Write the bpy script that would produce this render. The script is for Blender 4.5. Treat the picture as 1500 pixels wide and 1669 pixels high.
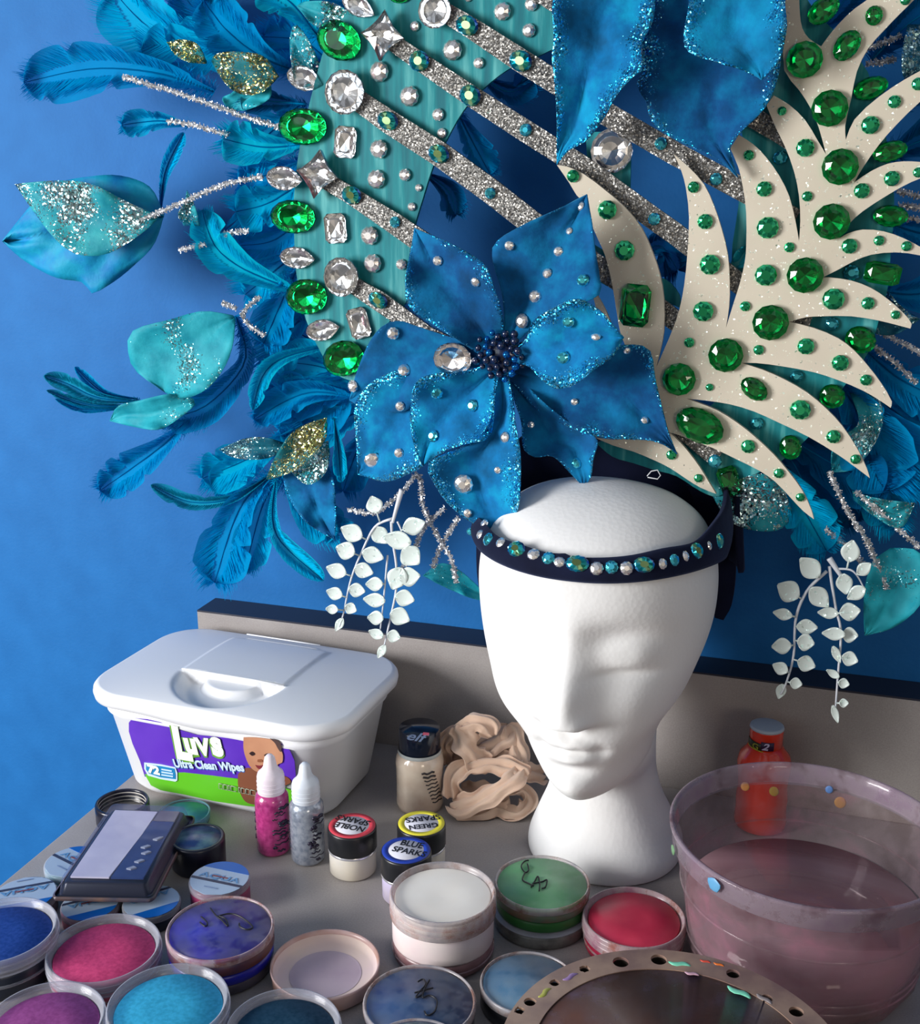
import bpy, bmesh, math, random
from mathutils import Vector, Matrix, geometry
from mathutils.bvhtree import BVHTree
R = random.Random(7)
for o in list(bpy.data.objects): bpy.data.objects.remove(o)
COL = bpy.context.scene.collection
# ------------------------------------------------ camera, light, exposure
CF, PITCH, YAW, CH = 1900.0, math.radians(16), math.radians(17.9), 0.46
cd = bpy.data.cameras.new('camera'); cam = bpy.data.objects.new('camera', cd); COL.objects.link(cam)
cd.sensor_fit = 'VERTICAL'; cd.sensor_height = 24.0; cd.lens = 24.0 * CF / 1669.0
cd.clip_start = 0.01; cd.clip_end = 50
cam.location = (0, 0, CH); cam.rotation_euler = (math.pi/2 - PITCH, 0, YAW)
bpy.context.scene.camera = cam
FW = Vector((-math.sin(YAW)*math.cos(PITCH), math.cos(YAW)*math.cos(PITCH), -math.sin(PITCH)))
RT = Vector((math.cos(YAW), math.sin(YAW), 0)); UP = RT.cross(FW); CAM = Vector((0, 0, CH))
scn = bpy.context.scene
scn.view_settings.view_transform = 'Standard'; scn.view_settings.look = 'None'
scn.view_settings.gamma = 1.0; scn.view_settings.use_curve_mapping = False
scn.view_settings.exposure = 0.0
w = bpy.data.worlds.new('room_light'); scn.world = w; w.use_nodes = True
nt = w.node_tree; bg = nt.nodes['Background']
tc = nt.nodes.new('ShaderNodeTexCoord'); sp = nt.nodes.new('ShaderNodeSeparateXYZ'); rp = nt.nodes.new('ShaderNodeValToRGB')
mr = nt.nodes.new('ShaderNodeMapRange'); mr.inputs[1].default_value = -1; mr.inputs[2].default_value = 1
nt.links.new(tc.outputs['Generated'], sp.inputs[0]); nt.links.new(sp.outputs[2], mr.inputs[0]); nt.links.new(mr.outputs[0], rp.inputs[0])
rp.color_ramp.elements[0].color = (0.13, 0.115, 0.10, 1); rp.color_ramp.elements[1].color = (0.34, 0.40, 0.50, 1)
e = rp.color_ramp.elements.new(0.5); e.color = (0.31, 0.275, 0.23, 1)
wn = nt.nodes.new('ShaderNodeTexNoise'); wn.inputs['Scale'].default_value = 4.0; wn.inputs['Detail'].default_value = 3; nt.links.new(tc.outputs['Generated'], wn.inputs['Vector'])
wr = nt.nodes.new('ShaderNodeMapRange'); wr.inputs[1].default_value = .42; wr.inputs[2].default_value = .68; wr.inputs[3].default_value = .22; wr.inputs[4].default_value = 3.4; nt.links.new(wn.outputs[0], wr.inputs[0])  # bright and dark blotches added to the surroundings for the gems to reflect
vm = nt.nodes.new('ShaderNodeVectorMath'); vm.operation = 'SCALE'; nt.links.new(rp.outputs[0], vm.inputs[0]); nt.links.new(wr.outputs[0], vm.inputs['Scale']); nt.links.new(vm.outputs[0], bg.inputs[0]); bg.inputs[1].default_value = 0.62
def area(name, loc, target, sx, sy, power, col):
    ld = bpy.data.lights.new(name, 'AREA'); ld.shape = 'RECTANGLE'; ld.size = sx; ld.size_y = sy; ld.energy = power; ld.color = col
    o = bpy.data.objects.new(name, ld); COL.objects.link(o); o.location = loc
    o.rotation_euler = (Vector(target) - Vector(loc)).to_track_quat('-Z', 'Y').to_euler(); return o
area('window_light', (-1.50, -0.42, 0.50), (-0.16, 0.74, 0.16), 0.62, 0.75, 43.0, (1.0, 0.985, 0.97))
area('kick_fill_light', (-1.2, -1.9, 1.0), (-0.1, 0.8, 0.2), 0.8, 0.8, 4.5, (0.80, 0.90, 1.0))  # added cool fill for kick highlights on the gems; no second window known
area('gem_glint_light', (1.2, -1.4, 0.62), (-0.1, 0.8, 0.2), 0.45, 0.45, 5.5, (1.0, 0.86, 0.68))  # added warm fill for glints on front-facing gems; no lamp known there

# ------------------------------------------------ pixel helpers: photograph pixel -> point of a real plane
def ray(x, y): return (RT*(x-750) + UP*(834.5-y) + FW*CF)
def onY(x, y, Y):
    d = ray(x, y); return CAM + d*(Y/d.y)
def onZ(x, y, Z=0.0):
    d = ray(x, y); return CAM + d*((Z-CH)/d.z)
def onP(x, y, p, n):
    d = ray(x, y); return CAM + d*((Vector(p)-CAM).dot(n)/d.dot(n))
def scale_at(p): return (Vector(p)-CAM).dot(FW)/CF      # metres per pixel
# ------------------------------------------------ materials
MATS = {}
class NT:
    def __init__(s, name):
        s.m = bpy.data.materials.new(name); s.m.use_nodes = True; s.t = s.m.node_tree
        s.b = s.t.nodes['Principled BSDF']; s.out = s.t.nodes['Material Output']; MATS[name] = s.m
    def n(s, kind, **kw):
        x = s.t.nodes.new('ShaderNode'+kind)
        for k, v in kw.items():
            if k.startswith('i_'):
                x.inputs[int(k[2:]) if k[2:].isdigit() else k[2:]].default_value = v
            else: setattr(x, k, v)
        return x
    def l(s, a, b): s.t.links.new(a, b)
    def set(s, **kw):
        names = dict(col='Base Color', rough='Roughness', metal='Metallic', spec='Specular IOR Level', trans='Transmission Weight', ior='IOR',
                     alpha='Alpha', coat='Coat Weight', coatr='Coat Roughness', sheen='Sheen Weight', sss='Subsurface Weight')
        for k, v in kw.items():
            if k == 'col': v = (*v, 1)
            s.b.inputs[names[k]].default_value = v
        return s
    def noise(s, scale, detail=3, obj=True, rough=.5, vec=None):
        t = s.n('TexCoord'); x = s.n('TexNoise'); x.inputs['Scale'].default_value = scale; x.inputs['Detail'].default_value = detail; x.inputs['Roughness'].default_value = rough
        s.l(vec if vec else t.outputs['Object'], x.inputs['Vector']); return x.outputs[0]
    def ramp(s, fac, stops):
        r = s.n('ValToRGB'); cr = r.color_ramp
        while len(cr.elements) > 1: cr.elements.remove(cr.elements[-1])
        cr.elements[0].position = stops[0][0]; cr.elements[0].color = (*stops[0][1], 1)
        for p, c in stops[1:]:
            q = cr.elements.new(p); q.color = (*c, 1)
        s.l(fac, r.inputs[0]); return r.outputs[0]
    def bump(s, h, strength=.3, dist=.001):
        b = s.n('Bump'); b.inputs['Strength'].default_value = strength; b.inputs['Distance'].default_value = dist
        s.l(h, b.inputs['Height']); s.l(b.outputs[0], s.b.inputs['Normal']); return b
def srgb(r, g, b):
    f = lambda c: (c/255)/12.92 if c/255 <= .04045 else ((c/255+.055)/1.055)**2.4
    return (f(r), f(g), f(b))
def plain(name, col, rough=.5, **kw):
    if name in MATS: return MATS[name]
    x = NT(name).set(col=col, rough=rough, **kw); return x.m
def mottled(name, c1, c2, scale=60, rough=.5, bump=0, bdist=.0005, **kw):
    if name in MATS: return MATS[name]
    x = NT(name).set(rough=rough, **kw); f = x.noise(scale, 4)
    x.l(x.ramp(f, [(.35, c1), (.65, c2)]), x.b.inputs['Base Color'])
    if bump: x.bump(f, bump, bdist)
    return x.m
def add_sparkle(x, col, scale, spread=1.1, rough=.22, colvar=None, metal=1.0):
    """metal flakes: each cell of a Voronoi pattern is a small mirror tilted its own way"""
    b = x.n('BsdfPrincipled'); b.inputs['Metallic'].default_value = metal; b.inputs['Roughness'].default_value = rough
    t = x.n('TexCoord'); v = x.n('TexVoronoi'); v.inputs['Scale'].default_value = scale
    x.l(t.outputs['Object'], v.inputs['Vector'])
    s1 = x.n('VectorMath', operation='SUBTRACT'); s1.inputs[1].default_value = (.5, .5, .5); x.l(v.outputs['Color'], s1.inputs[0])
    s2 = x.n('VectorMath', operation='SCALE'); s2.inputs['Scale'].default_value = spread; x.l(s1.outputs[0], s2.inputs[0])
    g = x.n('NewGeometry'); s3 = x.n('VectorMath', operation='ADD'); x.l(g.outputs['Normal'], s3.inputs[0]); x.l(s2.outputs[0], s3.inputs[1])
    s4 = x.n('VectorMath', operation='NORMALIZE'); x.l(s3.outputs[0], s4.inputs[0]); x.l(s4.outputs[0], b.inputs['Normal'])
    if colvar:
        sx = x.n('SeparateXYZ'); x.l(v.outputs['Color'], sx.inputs[0]); x.l(x.ramp(sx.outputs[1], colvar), b.inputs['Base Color'])
    else: b.inputs['Base Color'].default_value = (*col, 1)
    return b
def glitter(name, col, scale=1000, spread=1.1, rough=.22, colvar=None, metal=1.0):
    x = NT(name); b = add_sparkle(x, col, scale, spread, rough, colvar, metal); x.l(b.outputs[0], x.out.inputs[0]); return x.m
def edged_petal(name, c1, c2, flake, edge=.72, amount=1.0, tip=.86):
    """dyed velvet petal with a glued glitter edge; u runs base to tip, v across"""
    x = NT(name).set(rough=.85, sheen=.5, spec=.2); x.b.inputs['Sheen Tint'].default_value = (.1, .6, .9, 1)
    f = x.noise(38, 5, rough=.6); x.l(x.ramp(f, [(.30, tuple(.55*c for c in c1)), (.47, c1), (.62, c2), (.74, tuple(min(1, 1.25*c) for c in c2))]), x.b.inputs['Base Color'])  # mottling puts soft cyan highlights and fold shade into the colour
    x.bump(x.noise(120, 5), .6, .0014)
    b = add_sparkle(x, flake, 1150, 1.3, .25, [(0, tuple(.25*c for c in flake)), (.5, flake), (1, (.35, .9, 1))])
    uv = x.n('UVMap'); s = x.n('SeparateXYZ'); x.l(uv.outputs[0], s.inputs[0])
    a = x.n('Math', operation='SUBTRACT', i_1=.5); x.l(s.outputs[1], a.inputs[0])
    ab = x.n('Math', operation='ABSOLUTE'); x.l(a.outputs[0], ab.inputs[0]); d = x.n('Math', operation='MULTIPLY', i_1=2.0); x.l(ab.outputs[0], d.inputs[0])
    n2 = x.noise(70, 3); n3 = x.n('Math', operation='MULTIPLY_ADD', i_1=.75, i_2=-.37); x.l(n2, n3.inputs[0])
    e1 = x.n('Math', operation='ADD'); x.l(d.outputs[0], e1.inputs[0]); x.l(n3.outputs[0], e1.inputs[1])
    n4 = x.noise(900, 1); n5 = x.n('Math', operation='MULTIPLY_ADD', i_1=.9, i_2=-.45); x.l(n4, n5.inputs[0])
    e2 = x.n('Math', operation='ADD'); x.l(e1.outputs[0], e2.inputs[0]); x.l(n5.outputs[0], e2.inputs[1])
    m = x.n('MapRange'); m.inputs[1].default_value = edge; m.inputs[2].default_value = edge+.12; m.inputs[4].default_value = amount; x.l(e2.outputs[0], m.inputs[0])
    mx = x.n('MixShader'); x.l(m.outputs[0], mx.inputs[0]); x.l(x.b.outputs[0], mx.inputs[1]); x.l(b.outputs[0], mx.inputs[2]); x.l(mx.outputs[0], x.out.inputs[0])
    return x.m
def sheer(name, c1, c2, flake, opacity=.8, dens=.62):
    """sheer leaf with patches of loose glitter"""
    x = NT(name).set(rough=.62, spec=.25); f = x.noise(60, 4); x.l(x.ramp(f, [(.35, c1), (.65, c2)]), x.b.inputs['Base Color'])
    x.bump(x.noise(220, 3), .5, .0008)
    b = add_sparkle(x, flake, 700, 1.2, .2, [(0, tuple(.4*c for c in flake)), (.6, flake), (1, (.8, 1, .95))])
    n2 = x.noise(38, 2); n4 = x.noise(700, 1); e = x.n('Math', operation='MULTIPLY_ADD', i_1=.7, i_2=0.0); x.l(n4, e.inputs[0]); x.l(n2, e.inputs[2])
    m = x.n('MapRange'); m.inputs[1].default_value = dens+.33; m.inputs[2].default_value = dens+.40; x.l(e.outputs[0], m.inputs[0])
    mx = x.n('MixShader'); x.l(m.outputs[0], mx.inputs[0]); x.l(x.b.outputs[0], mx.inputs[1]); x.l(b.outputs[0], mx.inputs[2])
    tr = x.n('BsdfTransparent'); tr.inputs[0].default_value = (.55, .95, 1, 1); m2 = x.n('MixShader', i_0=opacity)
    x.l(tr.outputs[0], m2.inputs[1]); x.l(mx.outputs[0], m2.inputs[2]); x.l(m2.outputs[0], x.out.inputs[0]); return x.m
def feather_mat(name, col, see=0.0):
    x = NT(name); d = x.n('BsdfDiffuse'); t = x.n('BsdfTranslucent'); d.inputs[0].default_value = (*col, 1); t.inputs[0].default_value = (*col, 1)
    if see:      # vane: fine barb lines running out from the shaft
        uv = x.n('UVMap'); wv = x.n('TexWave'); wv.inputs['Scale'].default_value = 22; wv.inputs['Distortion'].default_value = 2.5; wv.inputs['Detail'].default_value = 3; x.l(uv.outputs[0], wv.inputs['Vector'])
        cr = x.ramp(wv.outputs[0], [(.0, tuple(.80*c for c in col)), (1., tuple(min(1, 1.12*c+.004) for c in col))]); x.l(cr, d.inputs[0]); x.l(cr, t.inputs[0])
    m = x.n('MixShader', i_0=.38); x.l(d.outputs[0], m.inputs[1]); x.l(t.outputs[0], m.inputs[2])
    g = x.n('BsdfGlossy'); g.inputs['Roughness'].default_value = .5; g.inputs[0].default_value = (.4, .8, 1, 1); m2 = x.n('MixShader', i_0=.0)
    x.l(m.outputs[0], m2.inputs[1]); x.l(g.outputs[0], m2.inputs[2])
    if see:
        tr = x.n('BsdfTransparent'); m3 = x.n('MixShader', i_0=see); x.l(m2.outputs[0], m3.inputs[1]); x.l(tr.outputs[0], m3.inputs[2]); x.l(m3.outputs[0], x.out.inputs[0])
    else: x.l(m2.outputs[0], x.out.inputs[0])
    return x.m
def clear_plastic(name, tint=(1, 1, 1), body=(.8, .82, .88), opacity=.25, rough=.12, stain=None, edge=.45):
    """thin clear plastic: mostly see-through, a little milky, glossy at grazing angles"""
    if name in MATS: return MATS[name]
    x = NT(name).set(col=body, rough=rough, spec=.6); tr = x.n('BsdfTransparent'); tr.inputs[0].default_value = (*tint, 1)
    fr = x.n('LayerWeight', i_0=.35); mp = x.n('MapRange'); mp.inputs[3].default_value = opacity; mp.inputs[4].default_value = min(1, opacity+edge); x.l(fr.outputs['Facing'], mp.inputs[0])
    fac = mp.outputs[0]
    if stain:
        n = x.noise(stain[2], 6, rough=.65); x.l(x.ramp(n, [(.35, stain[0]), (.5, body), (.68, stain[1])]), x.b.inputs['Base Color'])
        a = x.n('MapRange'); a.inputs[1].default_value = .4; a.inputs[2].default_value = .7; a.inputs[3].default_value = 0; a.inputs[4].default_value = stain[3]; x.l(n, a.inputs[0])
        ad = x.n('Math', operation='ADD', use_clamp=True); x.l(fac, ad.inputs[0]); x.l(a.outputs[0], ad.inputs[1]); fac = ad.outputs[0]
    m = x.n('MixShader'); x.l(fac, m.inputs[0]); x.l(tr.outputs[0], m.inputs[1]); x.l(x.b.outputs[0], m.inputs[2]); x.l(m.outputs[0], x.out.inputs[0]); return x.m
# ------------------------------------------------ object helpers
ORG = {}
def thing(name, label, cat, loc, group=None):
    o = bpy.data.objects.new(name, None); o.empty_display_size = .02; COL.objects.link(o); o.location = loc; ORG[o] = Vector(loc)
    o['label'] = label; o['category'] = cat
    if group: o['group'] = group
    return o
def mk(name, verts, faces, mat, parent=None, smooth=True, uv=None, label=None, solid=0, kind=None, org=None, mats=None, midx=None, bev=0, recalc=True):
    og = ORG[parent] if parent else Vector(org or (0, 0, 0))
    me = bpy.data.meshes.new(name); me.from_pydata([tuple(Vector(v)-og) for v in verts], [], faces)
    for m in (mats or [mat]): me.materials.append(m)
    if midx: me.polygons.foreach_set('material_index', midx)
    if smooth: me.polygons.foreach_set('use_smooth', [True]*len(faces))
    if uv:
        ul = me.uv_layers.new(name='UVMap')
        for lp in me.loops: ul.data[lp.index].uv = uv[lp.vertex_index]
    if recalc:
        bm_ = bmesh.new(); bm_.from_mesh(me); bmesh.ops.recalc_face_normals(bm_, faces=bm_.faces); bm_.to_mesh(me); bm_.free()
    me.update(); o = bpy.data.objects.new(name, me); COL.objects.link(o)
    if parent: o.parent = parent
    else: o.location = og
    ORG[o] = og
    if solid:
        s = o.modifiers.new('thickness', 'SOLIDIFY'); s.thickness = solid; s.offset = 0
    if bev:
        b = o.modifiers.new('edge', 'BEVEL'); b.width = bev; b.segments = 3; b.limit_method = 'ANGLE'
    if label: o['label'] = label
    if kind: o['kind'] = kind
    return o
class MB:
    def __init__(s): s.v = []; s.f = []
    def add(s, v, f):
        n = len(s.v); s.v += [Vector(a) for a in v]; s.f += [tuple(i+n for i in q) for q in f]; return s
    def box(s, lo, hi, rz=0, c=None):
        x0, y0, z0 = lo; x1, y1, z1 = hi
        v = [Vector(p) for p in [(x0,y0,z0),(x1,y0,z0),(x1,y1,z0),(x0,y1,z0),(x0,y0,z1),(x1,y0,z1),(x1,y1,z1),(x0,y1,z1)]]
        if rz: 
            c = Vector(c); M = Matrix.Rotation(rz, 3, 'Z'); v = [M @ (p-c)+c for p in v]
        return s.add(v, [(0,3,2,1),(4,5,6,7),(0,1,5,4),(1,2,6,5),(2,3,7,6),(3,0,4,7)])
    def tube(s, pts, r, n=8, flat=None, cap=True):
        pts = [Vector(p) for p in pts]; k = len(pts); rr = r if isinstance(r, (list, tuple)) else [r]*k
        prev = None; v = []
        for i, p in enumerate(pts):
            t = (pts[min(i+1, k-1)]-pts[max(i-1, 0)]).normalized()
            if prev is None: a = t.orthogonal().normalized()
            else: a = (prev - t*prev.dot(t)).normalized()
            prev = a; b = t.cross(a)
            fx, fy = flat if flat else (1, 1)
            for j in range(n):
                q = 2*math.pi*j/n; v.append(p + a*math.cos(q)*rr[i]*fx + b*math.sin(q)*rr[i]*fy)
        f = [(i*n+j, i*n+(j+1) % n, (i+1)*n+(j+1) % n, (i+1)*n+j) for i in range(k-1) for j in range(n)]
        if cap: f += [tuple(range(n-1, -1, -1)), tuple((k-1)*n+j for j in range(n))]
        return s.add(v, f)
    def lathe(s, c, prof, n=56, close=True, n_phase=0):
        c = Vector(c); k = len(prof); v = []
        for r, z in prof:
            for j in range(n):
                a = 2*math.pi*(j+n_phase)/n; v.append(c+Vector((r*math.cos(a), r*math.sin(a), z)))
        f = [(i*n+j, i*n+(j+1) % n, (i+1)*n+(j+1) % n, (i+1)*n+j) for i in range(k-1) for j in range(n)]
        if close:
            if prof[0][0] > 1e-6: f.append(tuple(range(n-1, -1, -1)))
            if prof[-1][0] > 1e-6: f.append(tuple((k-1)*n+j for j in range(n)))
        return s.add(v, f)
    def ball(s, c, rx, ry=None, rz=None, n=10, m=7):
        ry = ry or rx; rz = rz or rx; c = Vector(c); v = []
        for i in range(m+1):
            t = math.pi*i/m
            for j in range(n):
                a = 2*math.pi*j/n; v.append(c+Vector((rx*math.sin(t)*math.cos(a), ry*math.sin(t)*math.sin(a), rz*math.cos(t))))
        return s.add(v, [(i*n+j, i*n+(j+1) % n, (i+1)*n+(j+1) % n, (i+1)*n+j) for i in range(m) for j in range(n)])
    def mk(s, name, mat, parent=None, **kw): return mk(name, s.v, s.f, mat, parent, **kw)
def resample(pts, n):
    pts = [Vector(p) for p in pts]
    if len(pts) > 2:      # Catmull-Rom first
        q = []
        for i in range(len(pts)-1):
            p0, p1, p2, p3 = pts[max(i-1, 0)], pts[i], pts[i+1], pts[min(i+2, len(pts)-1)]
            for j in range(6):
                t = j/6; q.append(.5*((2*p1)+(p2-p0)*t+(2*p0-5*p1+4*p2-p3)*t*t+(3*p1-p0-3*p2+p3)*t**3))
        q.append(pts[-1]); pts = q
    L = [0]
    for a, b in zip(pts, pts[1:]): L.append(L[-1]+(b-a).length)
    out = []; k = 0
    for i in range(n):
        d = L[-1]*i/(n-1)
        while k < len(L)-2 and L[k+1] < d: k += 1
        seg = L[k+1]-L[k]; t = (d-L[k])/seg if seg > 1e-9 else 0
        out.append(pts[k].lerp(pts[k+1], min(1, max(0, t))))
    return out
# ------------------------------------------------ text helper: letters become a thin mesh between two points of a surface
def text_mesh(s, bold=0.0, shear=0.0, extr=0.0, space=1.0):
    c = bpy.data.curves.new('t', 'FONT'); c.body = s; c.offset = bold; c.shear = shear; c.extrude = extr; c.space_character = space; c.resolution_u = 3
    o = bpy.data.objects.new('t', c); COL.objects.link(o); bpy.context.view_layer.update()
    me = bpy.data.meshes.new_from_object(o.evaluated_get(bpy.context.evaluated_depsgraph_get()))
    v = [p.co.copy() for p in me.vertices]; f = [tuple(p.vertices) for p in me.polygons]
    bpy.data.objects.remove(o); bpy.data.meshes.remove(me); return v, f
def surf_text(name, s, A, B, nrm, mat, parent, bold=0.0, shear=0.0, tall=1.0, lift=.0004, wrap=None, **kw):
    v, f = text_mesh(s, bold, shear); A = Vector(A); B = Vector(B); nrm = Vector(nrm).normalized()
    x0 = min(p.x for p in v); x1 = max(p.x for p in v); sc = (B-A).length/(x1-x0); X = (B-A).normalized(); Y = nrm.cross(X)
    out = [A + X*(p.x-x0)*sc + Y*p.y*sc*tall + nrm*lift for p in v]
    if wrap: out = [wrap(q) for q in out]
    return mk(name, out, f, mat, parent, smooth=False, **kw)
def poly_patch(name, pts, nrm, mat, parent, lift=.0003, thick=.0003, **kw):
    """flat sticker: outline pts (3D, coplanar) given a small thickness along nrm"""
    nrm = Vector(nrm).normalized(); tri = geometry.tessellate_polygon([[Vector(p) for p in pts]]); n = len(pts)
    v = [Vector(p)+nrm*lift for p in pts]+[Vector(p)+nrm*(lift-thick) for p in pts]; f = []
    for a, b, c in tri:
        if (v[b]-v[a]).cross(v[c]-v[a]).dot(nrm) < 0: b, c = c, b
        f += [(a, b, c), (c+n, b+n, a+n)]
    f += [(i, (i+1) % n, (i+1) % n+n, i+n) for i in range(n)]
    return mk(name, v, f, mat, parent, smooth=False, **kw)
def ring_pts(c, rx, ry, n=40, X=Vector((1, 0, 0)), Y=Vector((0, 1, 0)), a0=0, a1=2*math.pi):
    return [Vector(c)+X*rx*math.cos(a0+(a1-a0)*i/n)+Y*ry*math.sin(a0+(a1-a0)*i/n) for i in range(n)]
Z3 = Vector((0, 0, 1))
# ------------------------------------------------ the setting
WY, BX0, BX1, TX1 = .864, -.508, 1.1, 1.1
x = NT('blue_wall_paint').set(rough=.65, spec=.24); f1 = x.noise(30, 3); x.l(x.ramp(f1, [(.3, srgb(18, 96, 162)), (.7, srgb(24, 104, 172))]), x.b.inputs['Base Color']); x.bump(x.noise(330, 3), .22, .0009)
wallm = x.m
MB().box((-3, WY, -.75), (2.2, WY+.1, 1.9)).mk('wall_back', wallm, kind='structure', smooth=False)
MB().box((-3, -2.5, -.8), (2.2, WY+.1, -.75)).mk('floor', mottled('floor_vinyl', (.16, .15, .14), (.2, .19, .18), 12, .4), kind='structure', smooth=False)
m = NT('grey_laminate').set(rough=.42, spec=.45)
fn = m.noise(900, 2); fn2 = m.noise(14, 3)
mix = m.n('Math', operation='MULTIPLY_ADD', i_1=.6, i_2=0.); m.l(fn, mix.inputs[0]); m.l(fn2, mix.inputs[2])
m.l(m.ramp(mix.outputs[0], [(.55, srgb(144, 138, 136)), (1.0, srgb(166, 160, 157))]), m.b.inputs['Base Color'])
lam = m.m
darkedge = plain('dark_edge_strip', srgb(38, 40, 54), .45)
tb = thing('table', 'grey laminate counter table carrying all the paint pots and jars', 'table', (0.3, .5, -.75))
MB().box((BX0, .02, -.03), (TX1, .831, 0)).mk('tabletop', lam, tb, smooth=False, bev=.0012)
sb = thing('backsplash_board', 'grey laminate board with a dark top edge fixed to the blue wall behind the table', 'backsplash', (0.3, .848, 0))
bs = MB().box((BX0, .8315, -.03), (TX1, WY-.0008, .0985)).mk('board', lam, sb, smooth=False)
MB().box((BX0, .8315, .0985), (TX1, WY-.0008, .1)).mk('edge_strip', darkedge, sb, smooth=False, label='dark blue grey top edge')
for xx in (BX0+.05, TX1-.08): MB().box((xx, .06, -.75), (xx+.03, .8, -.03)).mk('leg', lam, tb, smooth=False)
# ------------------------------------------------ face paint pots
ink = plain('black_marker_ink', (.008, .008, .012), .4)
def strokes(parent, lines, mat, r=.0005, name='handwriting', label='black marker letters written by hand on the lid'):
    b = MB()
    for ln in lines:
        b.tube(resample(ln, max(8, len(ln)*5)), r, 6)
    return b.mk(name, mat, parent, label=label)
def pot_center(cx, cy, w, h):
    P = onZ(cx, cy+w*.012, h); return P, w/2*scale_at(P)
PL = dict(
    film=clear_plastic('clear_film', (.97, .97, .98), (.7, .7, .75), .02, .1, (srgb(150, 130, 120), srgb(170, 160, 160), 90, .10), edge=.10),
    clear=clear_plastic('clear_pot_plastic', (.93, .93, .96), (.62, .64, .72), .20, .15),
    pinkish=clear_plastic('stained_pot_plastic', (.95, .88, .88), (.62, .5, .52), .30, .2, (srgb(190, 120, 100), srgb(160, 110, 130), 60, .35)),
    dusty=clear_plastic('dusty_pot_plastic', (.93, .9, .9), (.66, .60, .60), .32, .25, (srgb(180, 130, 110), srgb(150, 150, 160), 45, .3)))
def cake_mat(name, c, v=.12, rough=.75):
    c2 = tuple(min(1, q*(1+v)+.01) for q in c); c1 = tuple(q*(1-v) for q in c); return mottled(name, c1, c2, 420, rough, .25, .0003, spec=.2)
def open_pot(lab, cx, cy, w, h, r=None, cake=None, body=None, basec=None, pl='clear', dpt=.0045, grp='round face paint pots', layers=1):
    """round pot: clear screw rim around a sunken cake of paint, on a base tier"""
    P, rr = pot_center(cx, cy, w, h); r = r or rr; c = Vector((P.x, P.y, 0))
    t = thing('face_paint_pot', lab, 'face paint', c, grp); z1 = h-.011
    MB().lathe(c, [(r*.90, .0008), (r*.94, .0008), (r*.955, .003), (r*.955, z1-.002), (r*.93, z1), (r*.5, z1)]).mk('base', basec, t)
    MB().lathe(c, [(r*.955, z1*.52), (r*.975, z1*.54), (r*.975, z1*.62), (r*.955, z1*.64)], close=False).mk('base_ring', PL[pl], t)
    MB().lathe(c, [(r*.885, z1+.0005), (r*.885, h-dpt-.0008), (r*.87, h-dpt), (r*.3, h-dpt+.0002), (0, h-dpt+.0003)]).mk('paint_cake', cake, t)
    MB().lathe(c, [(r*.90, z1), (r*.985, z1), (r, z1+.001), (r, h-.0012), (r*.985, h), (r*.955, h), (r*.945, h-.0012), (r*.925, h-.0016), (r*.915, h-.003), (r*.90, h-.0034), (r*.893, z1)], close=False).mk('rim', PL[pl], t)
    for q in (.35, .65):
        MB().lathe(c, [(r*.999, z1+(h-z1)*q-.0005), (r*1.012, z1+(h-z1)*q), (r*.999, z1+(h-z1)*q+.0005)], close=False).mk('screw_thread', PL[pl], t)
    return t, c, r
def lid_pot(lab, cx, cy, w, h, r=None, top=None, tiers=(), pl='clear', marks=None, grp='round face paint pots', sheen=True, name='face_paint_pot'):
    """round pot with its flat clear lid on; tiers = (height share, material, radius share) from the table up"""
    P, rr = pot_center(cx, cy, w, h); r = r or rr; c = Vector((P.x, P.y, 0))
    t = thing(name, lab, 'face paint', c, grp); z = .0; H = h-.004
    tot = sum(q[0] for q in tiers)
    for k, (sh, mt, rs) in enumerate(tiers):
        z2 = z+H*sh/tot; MB().lathe(c, [(r*rs*.97, z+.0004), (r*rs, z+.0012), (r*rs, z2-.0010), (r*rs*.97, z2)]).mk('base' if k == 0 else 'tier', mt, t); z = z2
    MB().lathe(c, [(r*.93, H+.0002), (r*.93, h-.0012), (0, h-.0011)]).mk('paint_cake', top, t)
    ld = MB().lathe(c, [(r*.95, H-.0006), (r, H-.0004), (r, h-.001), (r*.985, h+.0002), (r*.96, h+.0003), (r*.945, h-.0006)], close=False).mk('lid', PL[pl], t)
    MB().lathe(c, [(r*.95, h-.0006), (0, h-.0006)], close=False).mk('lid_window', PL['film'], ld)
    if marks: strokes(t, [[onZ(a, b, h-.0002) for a, b in ln] for ln in marks], ink)
    return t, c, r
dk = plain('dark_navy_base', srgb(22, 32, 48), .35)
greyb = mottled('smoky_base', srgb(70, 68, 80), srgb(96, 90, 100), 90, .35)
open_pot('deep blue paint cake in a clear rim on a dark base, beside the bright pink', 0, 1512, 180, .028, cake=cake_mat('blue_cake', srgb(18, 62, 140)), basec=dk)
open_pot('bright pink paint cake in an open clear rimmed pot', 169, 1541, 186, .020, r=.0333, cake=cake_mat('pink_cake', srgb(196, 62, 112)), basec=mottled('rose_base', srgb(150, 40, 70), srgb(180, 80, 100), 60, .35))
open_pot('mauve paint cake in a clear rim in front of the bright pink one', 72, 1660, 190, .022, r=.0322, cake=cake_mat('mauve_cake', srgb(142, 66, 130)), basec=greyb)
open_pot('sky blue paint cake in an open clear rimmed pot', 274, 1630, 194, .024, r=.0332, cake=cake_mat('sky_cake', srgb(48, 164, 204)), basec=greyb)
open_pot('very dark teal paint cake in a clear rim at the near edge', 462, 1670, 188, .020, r=.0312, cake=cake_mat('navy_teal_cake', srgb(14, 58, 82)), basec=dk)
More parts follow.
